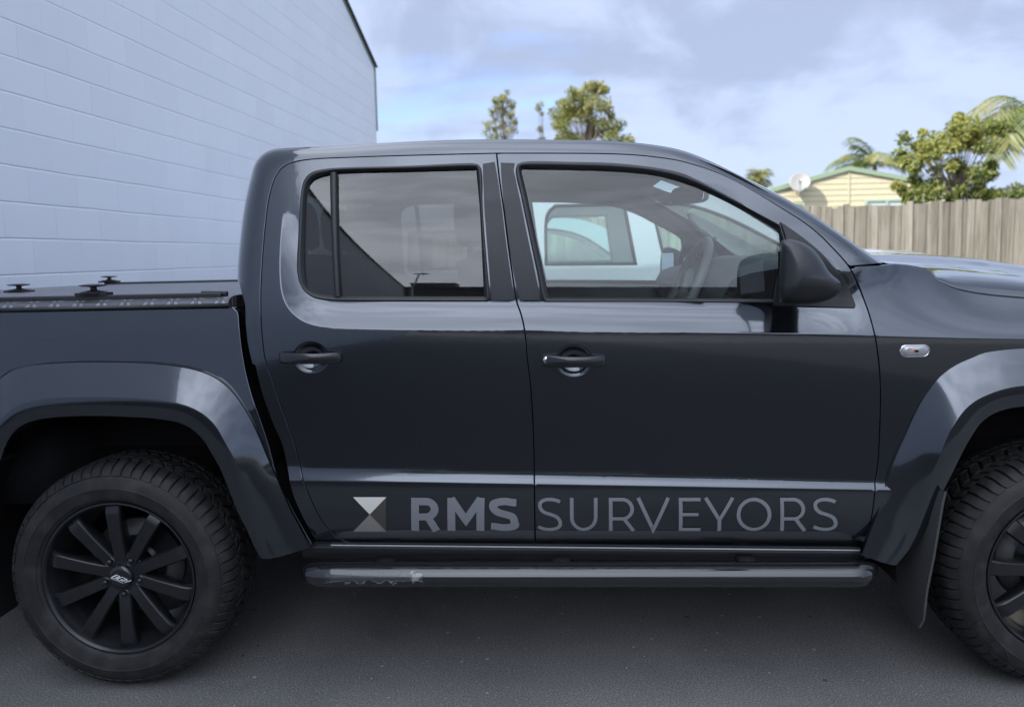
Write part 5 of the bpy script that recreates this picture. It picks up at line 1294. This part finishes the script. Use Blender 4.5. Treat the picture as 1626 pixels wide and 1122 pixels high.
# ------------------------------------------------------------------ trees
def leaves(mb,cents,rad,count,size,asp=2.2,droop=.3):
    cents=np.array(cents); k=nr.integers(0,len(cents),count); r=np.array(rad)[k]
    d=nr.normal(size=(count,3)); d/=np.linalg.norm(d,axis=1,keepdims=True); d*= (nr.random(count)**.45)[:,None]; d[:,2]*=.85
    p=cents[k]+d*r[:,None]
    a=nr.normal(size=(count,3)); a[:,2]-=droop; a/=np.linalg.norm(a,axis=1,keepdims=True)
    b=np.cross(a,nr.normal(size=(count,3))); b/=np.linalg.norm(b,axis=1,keepdims=True)
    s=size*(.6+.8*nr.random(count))[:,None]
    v=np.stack([p-a*s*.5,p+b*s/asp*.5,p+a*s*.5,p-b*s/asp*.5],1).reshape(-1,3)
    i=np.arange(count)*4; mb.add(v,np.stack([i,i+1,i+2,i+3],1))
def tree(name,label,base,top,clumps,leafm,n,size,group=None,cat='tree',trunk=.12,stems=1):
    t=thing(name,label,cat,base,group); b=Vector(base)
    mb=MB(); T=Vector(top); mid=b.lerp(T,.55)+Vector((rnd.uniform(-.2,.2),0,0))
    mb.tube([b,b.lerp(mid,.5),mid,T],[trunk,trunk*.8,trunk*.5,trunk*.12],9)
    for (x,y,z,r) in clumps:
        e=Vector((x,y,z)); s0=b.lerp(T,min(.9,max(.25,((z-b.z)/(T.z-b.z))*.72))); m=s0.lerp(e,.5)+Vector((0,0,-.08*r))
        mb.tube([s0,m,e],[trunk*.24,trunk*.12,.006],5)
        for _ in range(2):
            d=Vector((rnd.gauss(0,1),rnd.gauss(0,1),rnd.gauss(.3,.8))).normalized()*r*.85; mb.tube([m.lerp(e,.6),e+d],[trunk*.05,.003],4)
    mb.build('trunk',MT['bark'],t)
    mb=MB(); leaves(mb,[c[:3] for c in clumps],[c[3] for c in clumps],n,size); mb.build('crown',leafm,t,smooth=False); return t
def clump_cloud(cx,cy,prof,n,r0,r1,dy=1.0,seed=1):
    rg=random.Random(seed); o=[]
    zs=[p[0] for p in prof]
    while len(o)<n:
        z=rg.uniform(min(zs),max(zs)); a=np.interp(z,zs,[p[1] for p in prof]); b=np.interp(z,zs,[p[2] for p in prof])
        o.append((rg.uniform(a,b),cy+rg.uniform(-dy,dy),z,rg.uniform(r0,r1)))
    return o
tree('tall_tree','sparse narrow tree left of the big tree, above the cab roof',(.2,23.7,0),(.15,23.7,6.7),clump_cloud(0,23.7,[(4.0,-.75,.85),(5.4,-.58,.66),(6.0,-.40,.60),(6.5,-.20,.50),(7.0,-.12,.40)],105,.07,.20,.5,3),MT['leaf_olive'],4600,.085,'trees above the cab roof',trunk=.045)
tree('tall_tree','wispy single stemmed sapling between the two taller trees',(1.55,24.7,0),(1.46,24.7,6.95),[(1.42,24.7,6.75,.16),(1.36,24.7,6.6,.12),(1.5,24.75,6.45,.09),(1.42,24.7,5.9,.14),(1.50,24.7,5.5,.2),(1.36,24.7,5.2,.2),(1.5,24.7,4.6,.3)],MT['leaf_olive'],520,.09,'trees above the cab roof',trunk=.05)
big=[(1.66+.3,25.8,6.62,.30),(2.35,25.8,6.98,.32),(2.2,25.6,6.35,.4)]+clump_cloud(0,25.8,[(3.4,1.5,4.9),(4.8,1.45,4.85),(5.4,1.6,4.75),(5.9,1.9,4.6),(6.3,1.95,4.0),(6.9,2.2,3.9),(7.3,2.7,3.85),(7.65,3.05,3.65)],120,.16,.36,1.1,5)+[(4.35,25.8,6.15,.30),(4.62,25.8,5.55,.34)]
tree('tall_tree','big dense rounded tree above the cab roof',(3.2,25.8,0),(3.2,25.8,7.2),big,MT['leaf_olive'],19000,.118,'trees above the cab roof',trunk=.10)
bush=clump_cloud(0,11,[(1.6,8.2,9.5),(2.2,8.0,9.6),(2.6,7.85,9.5),(3.0,7.75,9.4),(3.3,7.8,9.25),(3.52,8.35,9.15)],84,.09,.23,.55,8)+[(7.62,11,2.46,.13),(7.75,11,2.36,.12),(7.95,11,2.12,.12),(7.80,11,2.22,.11),(7.72,11,2.88,.12),(7.72,11,3.28,.16),(8.62,11,3.60,.12)]
tree('broadleaf_tree','bushy round leaved tree leaning over the fence before the cream house',(8.8,11.2,0),(8.7,11.1,3.4),bush,MT['leaf_green'],13500,.082,trunk=.06)
def palm(label,base,h,fr,L,group='palms behind the fence'):
    t=thing('palm_tree',label,'palm',base,group); b=Vector(base); top=b+Vector((0,0,h))
    mb=MB(); mb.tube([b,b+Vector((.03,0,h*.5)),top],[.13,.10,.075],10); mb.build('trunk',MT['bark'],t)
    mb=MB()
    for az,el,ln,curl in fr:
        d=Vector((math.cos(az),math.sin(az),0)); p=top.copy(); pts=[p.copy()]; e=el
        for i in range(16):
            p=p+(d*math.cos(e)+Vector((0,0,1))*math.sin(e))*(ln*L/16); pts.append(p.copy()); e-=curl/16*(.5+i/10)
        mb.tube(pts,[.016*(1-i/18) for i in range(17)],4)
        for i in range(2,17):
            for j in range(2):
                tt=i-1+j/2; k=int(tt); q=pts[k].lerp(pts[min(k+1,16)],tt-k); tn=(pts[min(k+1,16)]-pts[max(k-1,0)]).normalized()
                sd=tn.cross(Vector((0,0,1))); sd=sd.normalized() if sd.length>.05 else Vector((0,1,0))
                ll=L*.34*math.sin(math.pi*min(1,(tt+1)/18))**.6+.05
                for s in(-1,1):
                    v=(sd*s*.8+tn*.55+Vector((0,0,-.45+rnd.uniform(-.2,.15)))).normalized()*ll; w=tn*.011*max(.6,L)
                    mb.add([q-w,q+w,q+v*.6+w*.7+Vector((0,0,-.02)),q+v+Vector((0,0,-.08*ll)),q+v*.6-w*.7],[(0,1,2,3,4)])
    mb.build('crown',MT['leaf_palm'],t,smooth=False); return t
PI=math.pi
palm('palm with one upright curled frond behind the green house roof',(13.45,25.3,0),4.35,[(PI*.98,.55,.95,1.3),(PI*.8,.9,.8,1.6),(PI,.25,.85,.9),(PI*1.05,1.38,.85,1.5),(.1,.6,.7,1.6),(PI*.5,.7,.8,1.5),(PI*1.4,.75,.8,1.5),(-.4,.3,.7,1.3),(PI*.9,1.2,.6,.9)],2.0)
palm('small distant pair of palm tufts just over the windscreen pillar',(12.2,38.2,0),4.75,[(a,.5+.8*math.sin(5*a+1),.85,1.8) for a in np.linspace(0,2*PI,22,endpoint=False)],1.35)
palm('slim distant palm tuft right of the smaller tuft over the windscreen pillar',(13.05,38.4,0),5.2,[(a,.5+.9*math.sin(7*a),.85,1.6) for a in np.linspace(.2,2*PI,22,endpoint=False)],1.15)
palm('large palm with long drooping fronds at the right edge of the picture',(11.05,12.6,0),3.62,[(PI*1.05,1.0,1.0,2.0),(PI*1.12,.8,.95,2.1),(PI*1.2,.55,.9,1.9),(PI*1.15,.15,.8,1.5),(PI*1.3,.9,.8,1.9),(PI*.9,-.1,.7,1.3),(.3,.8,1.,1.9),(-.5,.9,1.,1.9),(PI*.5,.8,1.,1.9),(PI*1.5,.8,.9,2.0)],1.9)
fern=thing('fern_plant','small bright green fern poking above the fence beside the shed','plant',(12.1,13.9,0))
mb=MB(); mb.tube([(12.1,13.9,0),(12.1,13.9,2.0)],.04,6); mb.build('stem',MT['bark'],fern)
mb=MB(); leaves(mb,[(11.6+.12*i,13.9,2.25+.12*math.sin(i*2.)) for i in range(9)],[.22]*9,420,.16,5.,-.8); mb.build('foliage',MT['leaf_green'],fern,smooth=False)
hd_=thing('hedge_tree','dark green tree mass beyond the fence, glimpsed through the cab windows','tree',(3.4,17,0))
mb=MB(); mb.tube([(3.4,17,0),(3.4,17,2.0)],.12,8); mb.build('trunk',MT['bark'],hd_)
mb=MB(); cc=clump_cloud(0,17,[(.8,1.2,6.0),(1.8,1.0,6.2),(2.25,1.4,5.8)],36,.35,.6,.6,12); leaves(mb,[c[:3] for c in cc],[c[3] for c in cc],5000,.16); mb.build('crown',MT['leaf_green'],hd_,smooth=False)
